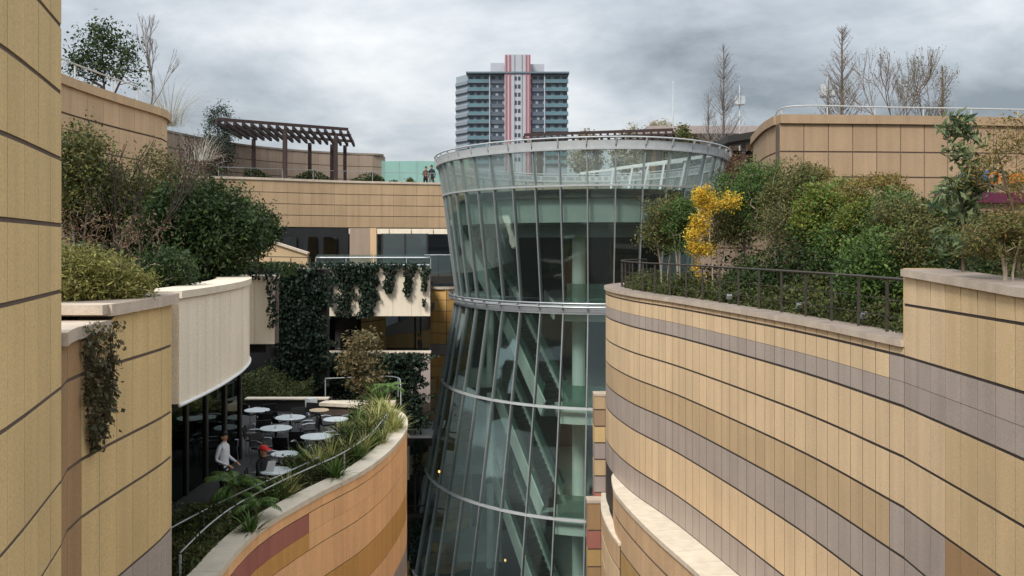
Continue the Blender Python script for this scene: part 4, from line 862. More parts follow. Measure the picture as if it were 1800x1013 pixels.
for i, (px, Y_, rz, lb) in enumerate(CH):
    o = ch0 if i == 0 else copy_tree(ch0); o.location = (X(px, Y_), Y_, TF); o.rotation_euler = (0, 0, R(rz)); o['label'] = 'dark armchair '+lb
mc = copy_tree(ch0); mc.location = (X(456, 22.3), 22.3, TF); mc.rotation_euler = (0, 0, R(100)); mc['label'] = 'dark armchair the man in the red cap sits on'
# bowls / cups on tables
for (px, Y_, lb) in ((485, 27.5, 'small white cup on the middle terrace table'), (512, 29.2, 'small white cup on the back terrace table')):
    b = B(); b.lathe([(.03, 0), (.045, .03), (.05, .09), (.042, .09), (.035, .02)], 'white_paint', 14, (X(px, Y_), Y_, TF+.746)); tag(b.build('cup'), lb, 'cup')

# ================================================================== PEOPLE
mat('skin', '#b98b6f', .6, spec=.3); mat('hair', '#16130f', .6); mat('shirt_white', '#d9dce0', .8, namp=.06, nscale=12); mat('cloth_black', '#17181a', .85, namp=.2, nscale=10); mat('cap_red', '#c4201c', .7); mat('coat_brown', '#5b3f38', .85); mat('coat_navy', '#23262e', .85); mat('shoe', '#141414', .5)
def person(label, loc, rz, pose, cloth, hair=True, cap=None, hat_m=None, scale=1.0):
    """pose: 'stand', 'wait', 'sit'. one skinned body mesh, hair / cap as children"""
    J = {}; E = []
    def j(n, p, r): J[n] = (Vector(p), r)
    def ed(a, c, k): E.append((a, c, k))
    hipz = .93 if pose != 'sit' else .52
    lean = {'stand': 0, 'wait': .03, 'sit': -.10, 'lean': -.10}[pose]
    dz = hipz-.93
    j('pel', (0, 0, hipz), .135); j('waist', (0, lean*.3, 1.10+dz), .125); j('chest', (0, lean*.7, 1.30+dz), .155); j('neckb', (0, lean, 1.46+dz), .075); j('neck', (0, lean-.015, 1.53+dz), .052)
    j('jaw', (0, lean-.045, 1.585+dz), .066); j('head', (0, lean-.03, 1.66+dz), .092); j('crown', (0, lean-.01, 1.715+dz), .075)
    for a, c, k in (('pel', 'waist', 'top'), ('waist', 'chest', 'top'), ('chest', 'neckb', 'top'), ('neckb', 'neck', 'skin'), ('neck', 'jaw', 'skin'), ('jaw', 'head', 'skin'), ('head', 'crown', 'skin')): ed(a, c, k)
    for s, sx in (('l', -1), ('r', 1)):
        j('hip'+s, (sx*.1, 0, hipz-.05), .095)
        if pose == 'sit':
            j('knee'+s, (sx*.13, -.43, .50), .062); j('ank'+s, (sx*.13, -.42, .09), .042); j('toe'+s, (sx*.13, -.6, .04), .035)
        else:
            j('knee'+s, (sx*.11, -.02, .50), .062); j('ank'+s, (sx*.11, .02, .09), .042); j('toe'+s, (sx*.13, -.16, .04), .036)
        ed('pel', 'hip'+s, 'leg'); ed('hip'+s, 'knee'+s, 'leg'); ed('knee'+s, 'ank'+s, 'leg'); ed('ank'+s, 'toe'+s, 'shoe')
        j('sho'+s, (sx*.185, lean, 1.40+dz), .062); ed('neckb', 'sho'+s, 'top')
        if pose == 'sit': el, wr = (sx*.25, lean-.1, 1.13+dz), (sx*.10, -.40, 1.07+dz)
        elif pose == 'wait': el, wr = (sx*.26, .06, 1.13), (sx*.19, -.20, 1.02)
        elif pose == 'lean': el, wr = (sx*.25, -.12, 1.15), (sx*.14, -.34, 1.12)
        else: el, wr = (sx*.24, .03, 1.13), (sx*.23, -.08, .88)
        j('elb'+s, el, .046); j('wri'+s, wr, .03); ed('sho'+s, 'elb'+s, 'top'); ed('elb'+s, 'wri'+s, 'top' if cloth.get('long', True) else 'skin')
        d = (Vector(wr)-Vector(el)).normalized(); sd_ = Vector((1, 0, 0)); pm = Vector(wr)+d*.07
        j('palm'+s, pm, .032); ed('wri'+s, 'palm'+s, 'skin')
        for q, off_ in enumerate((-.028, -.01, .01, .027)):
            k1 = pm+d*.05+sd_*off_; k2 = k1+d*(.045-.006*abs(q-1.5))+Vector((0, 0, -.015)); j(f'f{q}{s}', k1, .010); j(f'g{q}{s}', k2, .008); ed('palm'+s, f'f{q}{s}', 'skin'); ed(f'f{q}{s}', f'g{q}{s}', 'skin')
        th = pm+d*.015+Vector((-sx*.045, 0, .01)); j('th'+s, th, .011); ed('palm'+s, 'th'+s, 'skin')
    names = list(J); me = bpy.data.meshes.new('body'); me.from_pydata([J[n][0] for n in names], [(names.index(a), names.index(c)) for a, c, k in E], [])
    bm = bmesh.new(); bm.from_mesh(me); ly = bm.verts.layers.skin.verify(); bm.verts.ensure_lookup_table()
    for i, n in enumerate(names):
        r = J[n][1]; f = 1.0
        bm.verts[i][ly].radius = (r*(1.18 if n in ('chest', 'waist', 'pel') else 1), r*(.78 if n in ('chest', 'waist', 'pel') else 1)); bm.verts[i][ly].use_root = (n == 'pel')
    bm.to_mesh(me); bm.free()
    tmp = bpy.data.objects.new('tmp', me); COL.objects.link(tmp); tmp.modifiers.new('s', 'SKIN'); sb = tmp.modifiers.new('d', 'SUBSURF'); sb.levels = 1
    bpy.context.view_layer.update(); m2 = bpy.data.meshes.new_from_object(tmp.evaluated_get(bpy.context.evaluated_depsgraph_get())); bpy.data.objects.remove(tmp)
    keys = ['top', 'leg', 'skin', 'shoe']; m2.materials.clear()
    for k in keys: m2.materials.append(M[cloth.get(k, {'skin': 'skin', 'shoe': 'shoe'}.get(k))])
    seg_ = [(J[a][0], J[c][0], keys.index(k), (J[a][1]+J[c][1])/2) for a, c, k in E]
    for p in m2.polygons:
        c = p.center; best = None
        for a, q, k, r in seg_:
            ab = q-a; t = max(0, min(1, (c-a).dot(ab)/max(ab.length_squared, 1e-9))); dd = (c-(a+ab*t)).length-r*.9
            if best is None or dd < best[0]: best = (dd, k)
        p.material_index = best[1]; p.use_smooth = True
    root = thing('person', label, 'person', loc); root.rotation_euler = (0, 0, rz); root.scale = (scale,)*3
    m2.name = 'body'; obj_raw('body', m2, root)
    hd = J['head'][0]
    if hair:
        b = B(); rings = []
        for i in range(6):
            ph = i/5*math.pi*.52
            rings.append([(hd.x+.107*math.cos(a)*math.cos(ph)*.93, hd.y+.022+.115*math.sin(a)*math.cos(ph), hd.z+.005+.125*math.sin(ph)+(.045 if math.sin(a) < -.3 else -.05)*math.cos(ph)) for a in [2*math.pi*k/14 for k in range(14)]])
        b.sweep(rings, 'hair'); b.build('hair', root, world=False, smooth=True)
    if cap:
        b = B(); prof = [[(hd.x+.112*math.cos(a)*math.cos(ph), hd.y+.012+.125*math.sin(a)*math.cos(ph), hd.z+.045+.11*math.sin(ph)) for a in [2*math.pi*k/16 for k in range(16)]] for ph in np.linspace(0, 1.5, 6)]
        b.sweep(prof, cap); b.poly([(hd.x-.09, hd.y-.09, hd.z+.055), (hd.x+.09, hd.y-.09, hd.z+.055), (hd.x+.07, hd.y-.21, hd.z+.04), (hd.x-.07, hd.y-.21, hd.z+.04), (hd.x-.09, hd.y-.09, hd.z+.068), (hd.x+.09, hd.y-.09, hd.z+.068), (hd.x+.07, hd.y-.21, hd.z+.052), (hd.x-.07, hd.y-.21, hd.z+.052)], [(0, 1, 2, 3), (7, 6, 5, 4), (0, 4, 5, 1), (1, 5, 6, 2), (2, 6, 7, 3), (3, 7, 4, 0)], cap); b.build('cap', root, world=False, smooth=False)
    # face: nose, eyes, mouth, ears
    b = B(); b.poly([(hd.x-.012, hd.y-.088, hd.z-.03), (hd.x+.012, hd.y-.088, hd.z-.03), (hd.x, hd.y-.118, hd.z-.028), (hd.x, hd.y-.09, hd.z+.015)], [(0, 1, 2), (1, 3, 2), (3, 0, 2), (0, 3, 1)], 'skin')
    for sx in (-1, 1): b.box((hd.x+sx*.094, hd.y+.01, hd.z-.01), (.016, .035, .055), 'skin'); b.box((hd.x+sx*.033, hd.y-.086, hd.z+.01), (.024, .012, .01), 'hair')
    b.box((hd.x, hd.y-.088, hd.z-.062), (.045, .012, .008), 'cap_red'); b.build('face', root, world=False)
    return root
person('waiter in white shirt and black trousers standing at the terrace edge', (X(394, 22), 22, TF), R(75), 'wait', {'top': 'shirt_white', 'leg': 'cloth_black'}, scale=1.0)
person('man in red cap and black jacket seated at a terrace table', (X(457, 22.4), 22.4, TF-.02), R(62), 'sit', {'top': 'cloth_black', 'leg': 'cloth_black'}, cap='cap_red')
b = B(); xm = X(470, 22.1); b.hexa([(xm-.02, 22.0, TF+.80), (xm+.16, 22.05, TF+.80), (xm+.16, 22.1, TF+.80), (xm-.02, 22.05, TF+.80)], [(xm+.04, 22.02, TF+1.06), (xm+.22, 22.07, TF+1.06), (xm+.22, 22.075, TF+1.06), (xm+.04, 22.025, TF+1.06)], 'white_paint'); tag(b.build('menu_sheet'), 'white folded sheet held up by the man in the red cap', 'paper')
person('dark clothed figure standing on the lower walkway near the banded pillar', (X(738, 46), 46, TF), R(-100), 'stand', {'top': 'cloth_black', 'leg': 'cloth_black'})
person('left of two people on the park level by the mint screen, in brown coat', (X(748, 67), 67, 3.95), R(20), 'lean', {'top': 'coat_brown', 'leg': 'cloth_black'})
person('right of two people on the park level by the mint screen, in dark jacket', (X(759, 67), 67, 3.95), R(-15), 'stand', {'top': 'coat_navy', 'leg': 'cloth_black'}, scale=1.06)
br = railing('bridge_railing', 'thin steel railing along the top of the footbridge', [(-19.5, 60.5, 4.2), (-11.3, 64.1, 4.2), (-8, 65.2, 4.2), (-5, 66, 4.2), (0, 66.7, 4.2)], .95, 'mullion', .02, 2.2)

# ================================================================== PLANTS
def E_(cx, cz, rx, rz, cy=0, ry=None, wgt=1): return (cx, cy, cz, rx, ry if ry else rx, rz, wgt)
def at(px, Y_, z): return (X(px, Y_), Y_, z)
# ---- right planter, from the atrium end towards the viewer: (px, Y, ptop, halfwidth m, kind ...)
PZ = -1.8
def shrub(label, px, Y_, top_py, hw, seed, leaf, ntar, nleaf, L, wd, z0=PZ, bark='bark_pale', spread=.2, stems=3, low=.3, extra=None, name='shrub', cat='shrub', tip=.005, lean=0., droop=0., flat=1., up=.4, dep=None, shape='oval', side=0):
    low = low+.12 if (z0 == PZ and low >= .25) else low
    H = Z(top_py, Y_)-z0; rs = random.Random(seed); tr_ = []
    for k in range(stems):
        a = rs.uniform(0, 6.3); d = hw*.35; tr_.append([(.08*math.cos(a), .08*math.sin(a), 0), (d*.4*math.cos(a), d*.4*math.sin(a), H*.3), (d*math.cos(a)+lean, d*math.sin(a), H*.62)])
    cz0 = H*low; c = (H+cz0)/2
    if shape == 'oval': env = [(lean, 0, c, hw*.85, dep or hw*.85, (H-cz0)/2*.95, 1), (lean-hw*.35, .1, c-H*.1, hw*.6, hw*.6, H*.2, .8), (lean+hw*.4, -.1, c-H*.02, hw*.55, hw*.55, H*.22, .8), (lean+hw*.1, 0, H*.85, hw*.4, hw*.4, H*.13, 1)]
    else: env = [(lean, 0, H*.86, hw*.95, hw*.8, H*.12, 1.2), (lean-hw*.5, 0, H*.68, hw*.5, hw*.5, H*.1, 1), (lean+hw*.5, .1, H*.72, hw*.45, hw*.45, H*.1, 1), (lean, 0, H*.5, hw*.7, hw*.6, H*.1, .6)]
    return plant(name, label, cat, at(px, Y_, z0), tr_, env, int(ntar*1.1), seed, bark, leaf, int(nleaf*1.45), L, wd, spread*.8, tip, extra=extra, droop=droop, flat=flat, up=up)
shrub('olive green shrub at the left tip of the planter beside the atrium', 1168, 31, 338, 1.0, 11, 'leaf_olive', 70, 70, .10, .045, low=.3)
def cl(px, py, r, Y0=28.2, bx=1250, wgt=1): return ((px-bx)/F*Y0, 0, Z(py, Y0)-PZ, r, r*.9, r*.85, wgt)
plant('mimosa', 'yellow flowering mimosa shrub in the planter', 'shrub', at(1250, 28.2, PZ), [[(0, 0, 0), (.05, 0, 1.0), (-.05, 0, 2.0), (.05, 0, 2.9)], [(0, 0, 0), (-.3, 0, 1.1), (-.45, 0, 1.9)]], [cl(1236, 346, .3), cl(1280, 356, .26), cl(1296, 352, .16), cl(1245, 362, .26), cl(1232, 388, .22), cl(1224, 412, .27), cl(1246, 405, .18), cl(1226, 440, .3), cl(1243, 436, .2), cl(1224, 466, .17), cl(1236, 485, .12, wgt=.6)], 70, 12, 'bark_pale', 'leaf_yellow', 85, .055, .045, .10, .005, extra=[('leaves', 'leaf_mid', 20, .08, .028, .9)])
shrub('olive foliage close behind the yellow mimosa', 1266, 28.9, 345, .6, 27, 'leaf_olive', 45, 70, .08, .03, low=.3, spread=.17)
shrub('tall mid green bush just right of the yellow mimosa', 1312, 29.5, 280, 1.25, 13, 'leaf_mid', 95, 80, .10, .04, low=.28, spread=.22)
shrub('dark rounded olive bush behind the middle of the fence', 1400, 27, 282, 1.05, 14, 'leaf_olive', 95, 85, .09, .035, low=.4, spread=.2)
shrub('bright green bush in the middle of the planter', 1452, 24, 322, .95, 15, 'leaf_bright', 80, 75, .11, .05, low=.38, spread=.17)
shrub('slim russet tinged shrub between the mimosa and the bright green bush', 1372, 25.5, 350, .6, 16, 'leaf_rust', 40, 45, .08, .03, low=.4)
shrub('airy light green sapling in front of the buff stone block', 1540, 22.5, 298, .95, 17, 'leaf_feather', 60, 55, .09, .03, low=.35, spread=.16, shape='layer', flat=.5)
shrub('dense dark green bush behind the right half of the fence', 1500, 23.0, 375, 1.0, 18, 'leaf_mid', 80, 75, .09, .035, low=.3)
shrub('olive layered shrub near the step in the wall', 1588, 20, 352, .85, 19, 'leaf_olive', 75, 70, .08, .03, low=.35, shape='layer', spread=.15)
shrub('low leafy bush in the planter just left of the wall step', 1545, 19.2, 400, .8, 20, 'leaf_mid', 70, 60, .09, .045, low=.2)
shrub('brown tinged stake-like shrub behind the wall step', 1625, 18.5, 385, .7, 21, 'leaf_olive', 60, 65, .08, .03, low=.4, bark='bark', stems=1)
shrub('dark bush behind the tall glossy broadleaf tree', 1665, 19.5, 330, 1.2, 22, 'leaf_dark', 90, 80, .10, .045, low=.1)
shrub('dark bush at the right edge beneath the orange sign', 1770, 18.5, 385, 1.3, 23, 'leaf_dark', 100, 80, .10, .04, low=.05)
shrub('small dark shrub under the mimosa by the fence', 1215, 29, 492, .9, 24, 'leaf_cover', 60, 60, .10, .05, low=.05)
shrub('low dark shrub behind the middle fence posts', 1330, 25.8, 480, 1.0, 25, 'leaf_dark', 80, 60, .10, .05, low=.05)
shrub('low dark shrub below the bright green bush', 1440, 22.6, 490, .9, 26, 'leaf_cover', 80, 60, .10, .05, low=.05)
shrub('sparse rust brown shrub beside the bright green bush', 1415, 24.8, 395, .7, 28, 'leaf_rust', 45, 40, .08, .03, low=.35)
for k, (px, Y_, top, hw, lf_, lb) in enumerate(((1345, 28.6, 276, .75, 'leaf_mid', 'tall airy sapling right of the mimosa reaching the block corner'), (1480, 25.2, 305, .6, 'leaf_bright', 'airy sapling behind the bright green bush'), (1432, 27.6, 290, .6, 'leaf_feather', 'olive sapling crossing the block left of the bright green bush'), (1570, 21.6, 330, .6, 'leaf_mid', 'slender green sapling before the block near the wall step'), (1618, 19.4, 345, .6, 'leaf_olive', 'olive sapling just behind the wall step'), (1195, 30.2, 345, .6, 'leaf_mid', 'green sapling between the atrium and the mimosa'), (1510, 22.2, 345, .6, 'leaf_bright', 'yellowish green sapling right of the bright green bush'))):
    shrub(lb, px, Y_, top, hw, 200+k, lf_, 55, 55, .085, .032, low=.45, shape='layer' if k % 2 else 'oval', spread=.17, flat=.6, stems=2, name='sapling', cat='sapling', tip=.006)
for k, (px, Y_, lb) in enumerate(((1282, 24.4, 'small grey floodlight behind the left part of the cable fence'), (1405, 20.9, 'small grey floodlight behind the middle of the cable fence'), (1518, 18.0, 'small grey floodlight near the wall step'))):
    t = thing('floodlight', lb, 'light', at(px, Y_, -1.6)); b = B(); b.box((0, 0, .2), (.12, .1, .11), 'mullion', rx=.5); b.build('head', t, world=False); b = B(); b.tube([(0, 0, -.15), (0, 0, .18)], .02, 'dark_steel'); b.build('stake', t, world=False)
# glossy broadleaf tree with whorled leaves at branch ends
plant('broadleaf_tree', 'tall glossy broadleaf tree standing behind the wall step on the right', 'tree', at(1692, 14.6, -.65), [[(0, 0, 0), (.02, 0, .7), (-.02, 0, 1.5), (.03, 0, 2.35)]], [(0, 0, 2.35, .28, .28, .32, 1.5), (.22, 0, 1.65, .28, .28, .45, 1.6), (-.3, 0, 1.5, .28, .25, .35, .8), (0, 0, 1.0, .4, .4, .3, 1), (.15, 0, .75, .5, .5, .25, 1)], 46, 31, 'bark', 'leaf_broad', 26, .17, .055, .085, .006, up=.8)
plant('feathery_tree', 'feathery olive tree with slanting trunk at the right edge', 'tree', at(1790, 14.2, -.65), [[(0, 0, 0), (.0, 0, .8), (-.2, .0, 1.6), (-.35, 0, 2.2)], [(.02, 0, 0), (.25, 0, .9), (.3, 0, 1.7)]], [(-.1, 0, 2.35, .55, .5, .35, 1.5), (-.55, 0, 1.7, .35, .35, .3, 1), (.2, 0, 1.6, .5, .5, .4, 1), (0, 0, 1.0, .7, .6, .28, 1.4), (-.15, 0, .6, .6, .5, .2, 1)], 80, 32, 'bark', 'leaf_feather', 60, .07, .018, .13, .006, flat=.6)
shrub('rust tipped feathery bush at the lower right behind the coping', 1772, 12.8, 372, .55, 33, 'leaf_rust', 60, 60, .06, .016, z0=-.65, low=.35, spread=.12, flat=.5, extra=[('young_leaves', 'leaf_feather', 60, .06, .016, .7)])
# spindly stems of the right planter and ground cover
def stuff_leaves(name, label, polyfn, n, seed, leaf, L, wd, cat='ground cover'):
    rs = np.random.RandomState(seed); pos = np.array([polyfn(rs) for _ in range(n)]); V, Fq = leaves_np(rs, pos, L, wd, up=1.0)
    o = obj_raw(name, mesh_np(name, V, Fq, [leaf])); o['kind'] = 'stuff'; return tag(o, label, cat)
fpn = np.array(spline(fp[:6], .2))
def under(rs):
    i = rs.randint(len(fpn)); d = abs(rs.normal())*1.1+.08; n = normals2(fpn, 1)[i]; h = .55*math.exp(-((d-1)/1.6)**2)*(1+.45*math.sin(i*.55)+.25*math.sin(i*1.7))
    return (fpn[i, 0]+n[0]*d, fpn[i, 1]+n[1]*d+rs.normal()*.1, PZ+rs.uniform(0, 1)**.7*h)
stuff_leaves('ground_cover', 'low leafy ground cover behind the cable fence on the right', under, 26000, 41, 'leaf_cover', .09, .045)
def under2(rs): x = rs.uniform(7.4, 11.5); y = rs.uniform(8.5, 15.2); return (x, y, -.62+rs.uniform(0, .32)*(1+.6*math.sin(x*3+y*2)))
stuff_leaves('ground_cover', 'low brown ground cover in the upper planter at the right edge', under2, 9000, 42, 'leaf_rust', .08, .03)
def backfill(rs):
    y = rs.uniform(17, 30); x0 = np.interp(y, [15.4, 19.7, 26.4, 30.6], [8.2, 7.9, 6.9, 6.2]); x = x0+rs.uniform(0, 1)**1.4*(10-x0+1.5)*1.0
    return (x, y, PZ+rs.uniform(0, 1)*(1.5+.5*math.sin(x*2.1+y)+.4*math.sin(y*1.9)))
stuff_leaves('hedge', 'dark hedge mass behind the planter shrubs on the right', backfill, 30000, 43, 'leaf_dark', .13, .06, 'hedge')
# ---- left garden
GZ = -.78
shrub('pale green spirea shrub spilling over the left wall by the short railing', 172, 10.6, 452, .72, 51, 'leaf_spring', 110, 90, .055, .018, z0=GZ, low=.1, stems=6, spread=.09, bark='bark', droop=.03)
shrub('pale green shrub filling the corner beside the near mustard wall', 112, 10.2, 440, .5, 52, 'leaf_spring', 80, 90, .055, .018, z0=GZ, low=.1, stems=5, spread=.09, bark='bark')
shrub('large dark evergreen bush at the edge above the pale fascia', 372, 17.6, 322, 1.05, 53, 'leaf_dark', 150, 110, .09, .04, z0=GZ, low=.05, stems=4, spread=.2, bark='bark_dark')
shrub('dark evergreen bush left of the largest one above the fascia', 300, 17.4, 335, .9, 54, 'leaf_dark', 120, 95, .09, .04, z0=GZ, low=.1, stems=4, spread=.2, bark='bark_dark')
shrub('smaller dark tree at the right end of the left garden', 447, 20.5, 358, .62, 55, 'leaf_dark', 75, 75, .08, .035, z0=GZ, low=.3, stems=2, spread=.14, bark='bark_dark')
shrub('bright topped green bush near the far left stone block', 140, 17.5, 215, .75, 56, 'leaf_olive', 90, 80, .08, .035, z0=GZ, low=.35, stems=3, spread=.17)
shrub('dense green bush rising behind the bare brown stems at left', 205, 18.5, 300, 1.1, 57, 'leaf_olive', 110, 85, .085, .035, z0=GZ, low=.2, stems=4, spread=.2)
shrub('brown and green mixed shrub in the middle of the left garden', 262, 19, 262, 1.0, 58, 'leaf_rust', 95, 55, .075, .03, z0=GZ, low=.3, stems=4, spread=.2, bark='bark')
shrub('low feathery dark shrub between pale spirea and evergreen', 285, 13.6, 440, .5, 59, 'leaf_dark', 60, 70, .07, .02, z0=GZ, low=.1, stems=4, spread=.11)
shrub('russet leaved shrub overhanging the footbridge end', 335, 22, 300, .75, 60, 'leaf_rust', 55, 40, .08, .035, z0=GZ, low=.4, stems=2)
def brownstems(rs): return (0, 0, 0)
plant('bare_shrub', 'thicket of bare brown stems behind the pale green spirea', 'shrub', at(190, 14, GZ), [[(0, 0, 0), (-.5+.2*k, .1*math.sin(k*2), .15), (-.75+.3*k, .1, .6), (-.8+.32*k+.1*math.sin(k), .1, 1.0)] for k in range(6)], [(0, 0, 1.0, 1.1, .5, .35, 1), (.2, 0, .55, 1.1, .5, .2, .6)], 150, 61, 'bark', 'leaf_dry', 6, .05, .02, .1, .004, wob=.3)
bare('bare_tree', 'leafless tree with slanting trunk in front of the far left block', at(195, 16.5, GZ), [(.15, 1), (.7, .7)], 1.25, 62, 3, .022, .38, .35, leaf='leaf_rust', nleaf=1, shrink=.7, LL=.05)
def gcl(rs):
    x = rs.uniform(-9.5, -4.9); y = rs.uniform(9.9, 22)
    if x > np.interp(y, [9.9, 12, 13.4, 15.3, 17, 18.5, 22], [-5.0, -5.15, -5.1, -5.3, -5.9, -7.2, -7.4]): x -= 2.6
    return (x, y, GZ+rs.uniform(0, .45)*(1+.5*math.sin(x*3)+.4*math.sin(y*2.2)))
stuff_leaves('ground_cover', 'dark ground cover under the left garden shrubs', gcl, 24000, 63, 'leaf_dark', .08, .04)
# hanging vine on the left wall
LWP = spline(lowl, .05)
def lplane(y):
    i = int(np.argmin(abs(LWP[:, 1]-y))); return LWP[i, :2], normals2(LWP, 1)[i]
ivy('hanging_vine', 'grey green vine hanging down the left mustard wall', [(8.75, 9.25, -.78, -1.5, .2), (8.8, 9.2, -1.4, -2.05, .6), (9.3, 9.5, -.8, -1.75, .4), (9.05, 9.4, -1.2, -1.95, .5)], 'leaf_vine', 71, .05, 1500, lplane, 'vine', thick=.10)
# ivy on the walkway parapets and ivy wall
iw = thing('ivy_wall', 'dark wall beneath the thick ivy left of the potted tree', 'wall', (-9.2, 40, -6)); b = B(); b.box((-9.3, 40.4, -3.7), (2.3, .5, 5.2), 'dark_wall'); b.box((-8.0, 42.0, -6.0), (4.4, .4, 1.9), 'dark_wall'); b.box((-14.5, 40.5, -4.6), (8, .4, 4.8), 'dark_wall'); b.build('wall_core', iw)
def plane_at(Y_): return lambda x: ((x, Y_), (0, -1))
ivy('ivy', 'broad dark ivy curtain covering the tall wall at the back of the terrace', [(-10.6, -8.1, -.85, -6.3, .0), (-10.9, -9.9, -1.0, -2.6, .5)], 'leaf_ivy', 72, .15, 420, plane_at(40.1), thick=.35)
ivy('ivy', 'dark ivy mass over the low wall right of the potted tree', [(-9.2, -4.35, -4.95, -8.4, .0), (-7, -4.45, -5.0, -8.4, .02), (-5.9, -4.05, -5.05, -8.4, .0)], 'leaf_ivy', 73, .15, 460, plane_at(41.7), thick=.45)
ivy('ivy', 'ivy trailing in tongues over the beige walkway parapet', [(X(590, 44), X(625, 44), -1.0, -3.5, .25), (X(622, 44), X(668, 44), -1.0, -3.55, .45), (X(590, 44), X(672, 44), -.95, -1.9, .1), (X(672, 44), X(702, 44), -1.0, -2.35, .6), (X(708, 44), X(730, 44), -1.0, -2.5, .5), (X(736, 44), X(756, 44), -1.0, -2.25, .6), (X(742, 44), X(751, 44), -2.6, -3.0, .5), (X(560, 44), X(756, 44), -.85, -1.15, 0), (X(575, 44), X(590, 44), -1.2, -3.0, .6)], 'leaf_ivy', 74, .13, 420, plane_at(43.9), thick=.22)
ivy('ivy', 'sparse ivy over the beige canopy wall corner', [(X(470, 19.3), X(490, 19.3), -.7, -1.75, .3), (X(440, 19.3), X(492, 19.3), -.55, -.75, 0)], 'leaf_ivy', 75, .08, 700, plane_at(19.3), thick=.1)
ivy('ivy', 'dark ivy strip hanging from the narrow walkway in the gap', [(X(726, 49.8), X(746, 49.8), -10.7, -12.6, .2), (X(720, 49.8), X(742, 49.8), -15, -18.5, .2), (X(730, 49.8), X(748, 49.8), -8.4, -9.6, .7)], 'leaf_ivy', 76, .15, 380, plane_at(49.8), thick=.3)
def topg(rs): return (rs.uniform(X(410, 24), -5.6), rs.uniform(21, 24), -.8+rs.uniform(0, .35))
stuff_leaves('ground_cover', 'leafy ground cover on top of the beige canopy wall', topg, 5000, 64, 'leaf_dark', .09, .05)
# ---- terrace planting
plant('potted_tree', 'olive brown leafed tree at the far end of the terrace before the ivy', 'tree', at(636, 35, TF), [[(0, 0, 0), (.03, 0, 1.2), (-.02, 0, 2.0), (.02, 0, 2.7)]], [(0, 0, 2.55, .65, .6, .4, 1.2), (-.35, 0, 1.9, .6, .55, .4, 1), (.4, 0, 2.0, .6, .55, .35, 1), (.05, 0, 1.3, .75, .6, .35, 1), (.25, 0, .8, .3, .3, .3, .5)], 75, 81, 'bark_dark', 'leaf_pot', 42, .17, .06, .16, .007, droop=.12, up=.2)
def spiky(label, px, Y_, z, h, n, seed, leaf='leaf_spiky', wd=.035, droop=.7):
    rs = np.random.RandomState(seed); V, Fq = blades(rs, n, h, wd, 1.0, droop); t = thing('spiky_plant', label, 'plant', at(px, Y_, z), 'spiky plants along the terrace wall')
    obj_raw('leaves', mesh_np('leaves', V, Fq, [leaf]), t)
    b = B(); b.lathe([(.05, -.05), (.07, .02), (.03, .1)], 'bark', 8); b.build('crown_base', t, world=False)
SPK = [(690, 30.4, .55, 'leaf_spiky', 'at the far tip of the terrace planter'), (672, 31.4, .6, 'leaf_spiky', 'left of the planter tip'), (664, 29.2, .65, 'leaf_spiky', 'large and pale, below the potted tree'), (690, 28.4, .55, 'leaf_spiky', 'leaning over the right end of the coping'), (645, 27.9, .6, 'leaf_spiky', 'second along from the large pale one'),
       (672, 26.9, .5, 'leaf_spiky', 'nearest the coping at the right end'), (618, 26.6, .55, 'leaf_palm', 'green, behind the tables at right'), (640, 25.8, .5, 'leaf_spiky', 'in the middle of the planter near the coping'), (612, 25.0, .55, 'leaf_spiky', 'just right of the tall yellow tuft'), (582, 24.3, .7, 'leaf_spiky', 'a tall yellow tuft over the handrail'),
       (560, 23.6, .6, 'leaf_spiky', 'drooping over the middle of the handrail'), (540, 24.4, .55, 'leaf_palm', 'green, in front of the white table'), (590, 22.9, .5, 'leaf_palm', 'dark green, near the coping middle'), (520, 22.8, .5, 'leaf_palm', 'green, right of the seated man'), (665, 33, .75, 'leaf_palm', 'tall and green at the back tip')]
SPK += [(655, 30.6, .6, 'leaf_spiky', 'behind the large pale one'), (630, 29.0, .55, 'leaf_palm', 'green, right of the small tan table'), (605, 27.6, .55, 'leaf_spiky', 'behind the table half hidden by leaves'), (680, 29.8, .6, 'leaf_spiky', 'second from the planter tip'), (700, 29.0, .45, 'leaf_spiky', 'rightmost, against the coping'), (655, 26.6, .5, 'leaf_palm', 'dark, low and near the right coping'), (628, 24.9, .45, 'leaf_palm', 'dark, low and near the middle coping'), (480, 20.9, .45, 'leaf_palm', 'green, below the white sheet'), (505, 21.4, .5, 'leaf_spiky', 'pale, below the seated man'), (440, 18.6, .4, 'leaf_palm', 'dark, by the lower bend of the coping')]
for k, (px, Y_, h, lf_, lb) in enumerate(SPK): spiky('spiky leaved plant '+lb, px, Y_, -5.98, h*1.5, 90, 90+k, lf_, .04 if lf_ == 'leaf_spiky' else .05)
def palm(label, px, Y_, z, h, nf, L, seed):
    rs = np.random.RandomState(seed); t = thing('palm', label, 'plant', at(px, Y_, z)); b = B(); b.tube([(0, 0, 0), (.03, 0, h*.5), (0, .02, h)], [.045, .035, .03], 'bark', 7); b.build('stem', t, world=False)
    V = []; Fq = []
    for i in range(nf):
        a = i*2.4+rs.uniform(-.2, .2); ang = rs.uniform(.35, 1.1); p = np.array([0, 0.02, h]); hd = np.array([math.cos(a), math.sin(a), 0]); sdv = np.array([-math.sin(a), math.cos(a), 0]); n = 12
        for s in range(n):
            d = hd*math.sin(ang)+np.array([0, 0, 1])*math.cos(ang); q = p+d*L/n
            for sg_ in (-1, 1):
                ll = L*.32*math.sin((s+1.2)/(n+1)*math.pi)**.6; tipp = q+(sdv*sg_*.8+d*.6+np.array([0, 0, -.35]))*ll; k = len(V)
                V += [p, q, tipp]; Fq.append((k, k+1, k+2))
            p = q; ang += .13
    obj_raw('fronds', mesh_np('fronds', V, Fq, ['leaf_palm']), t)
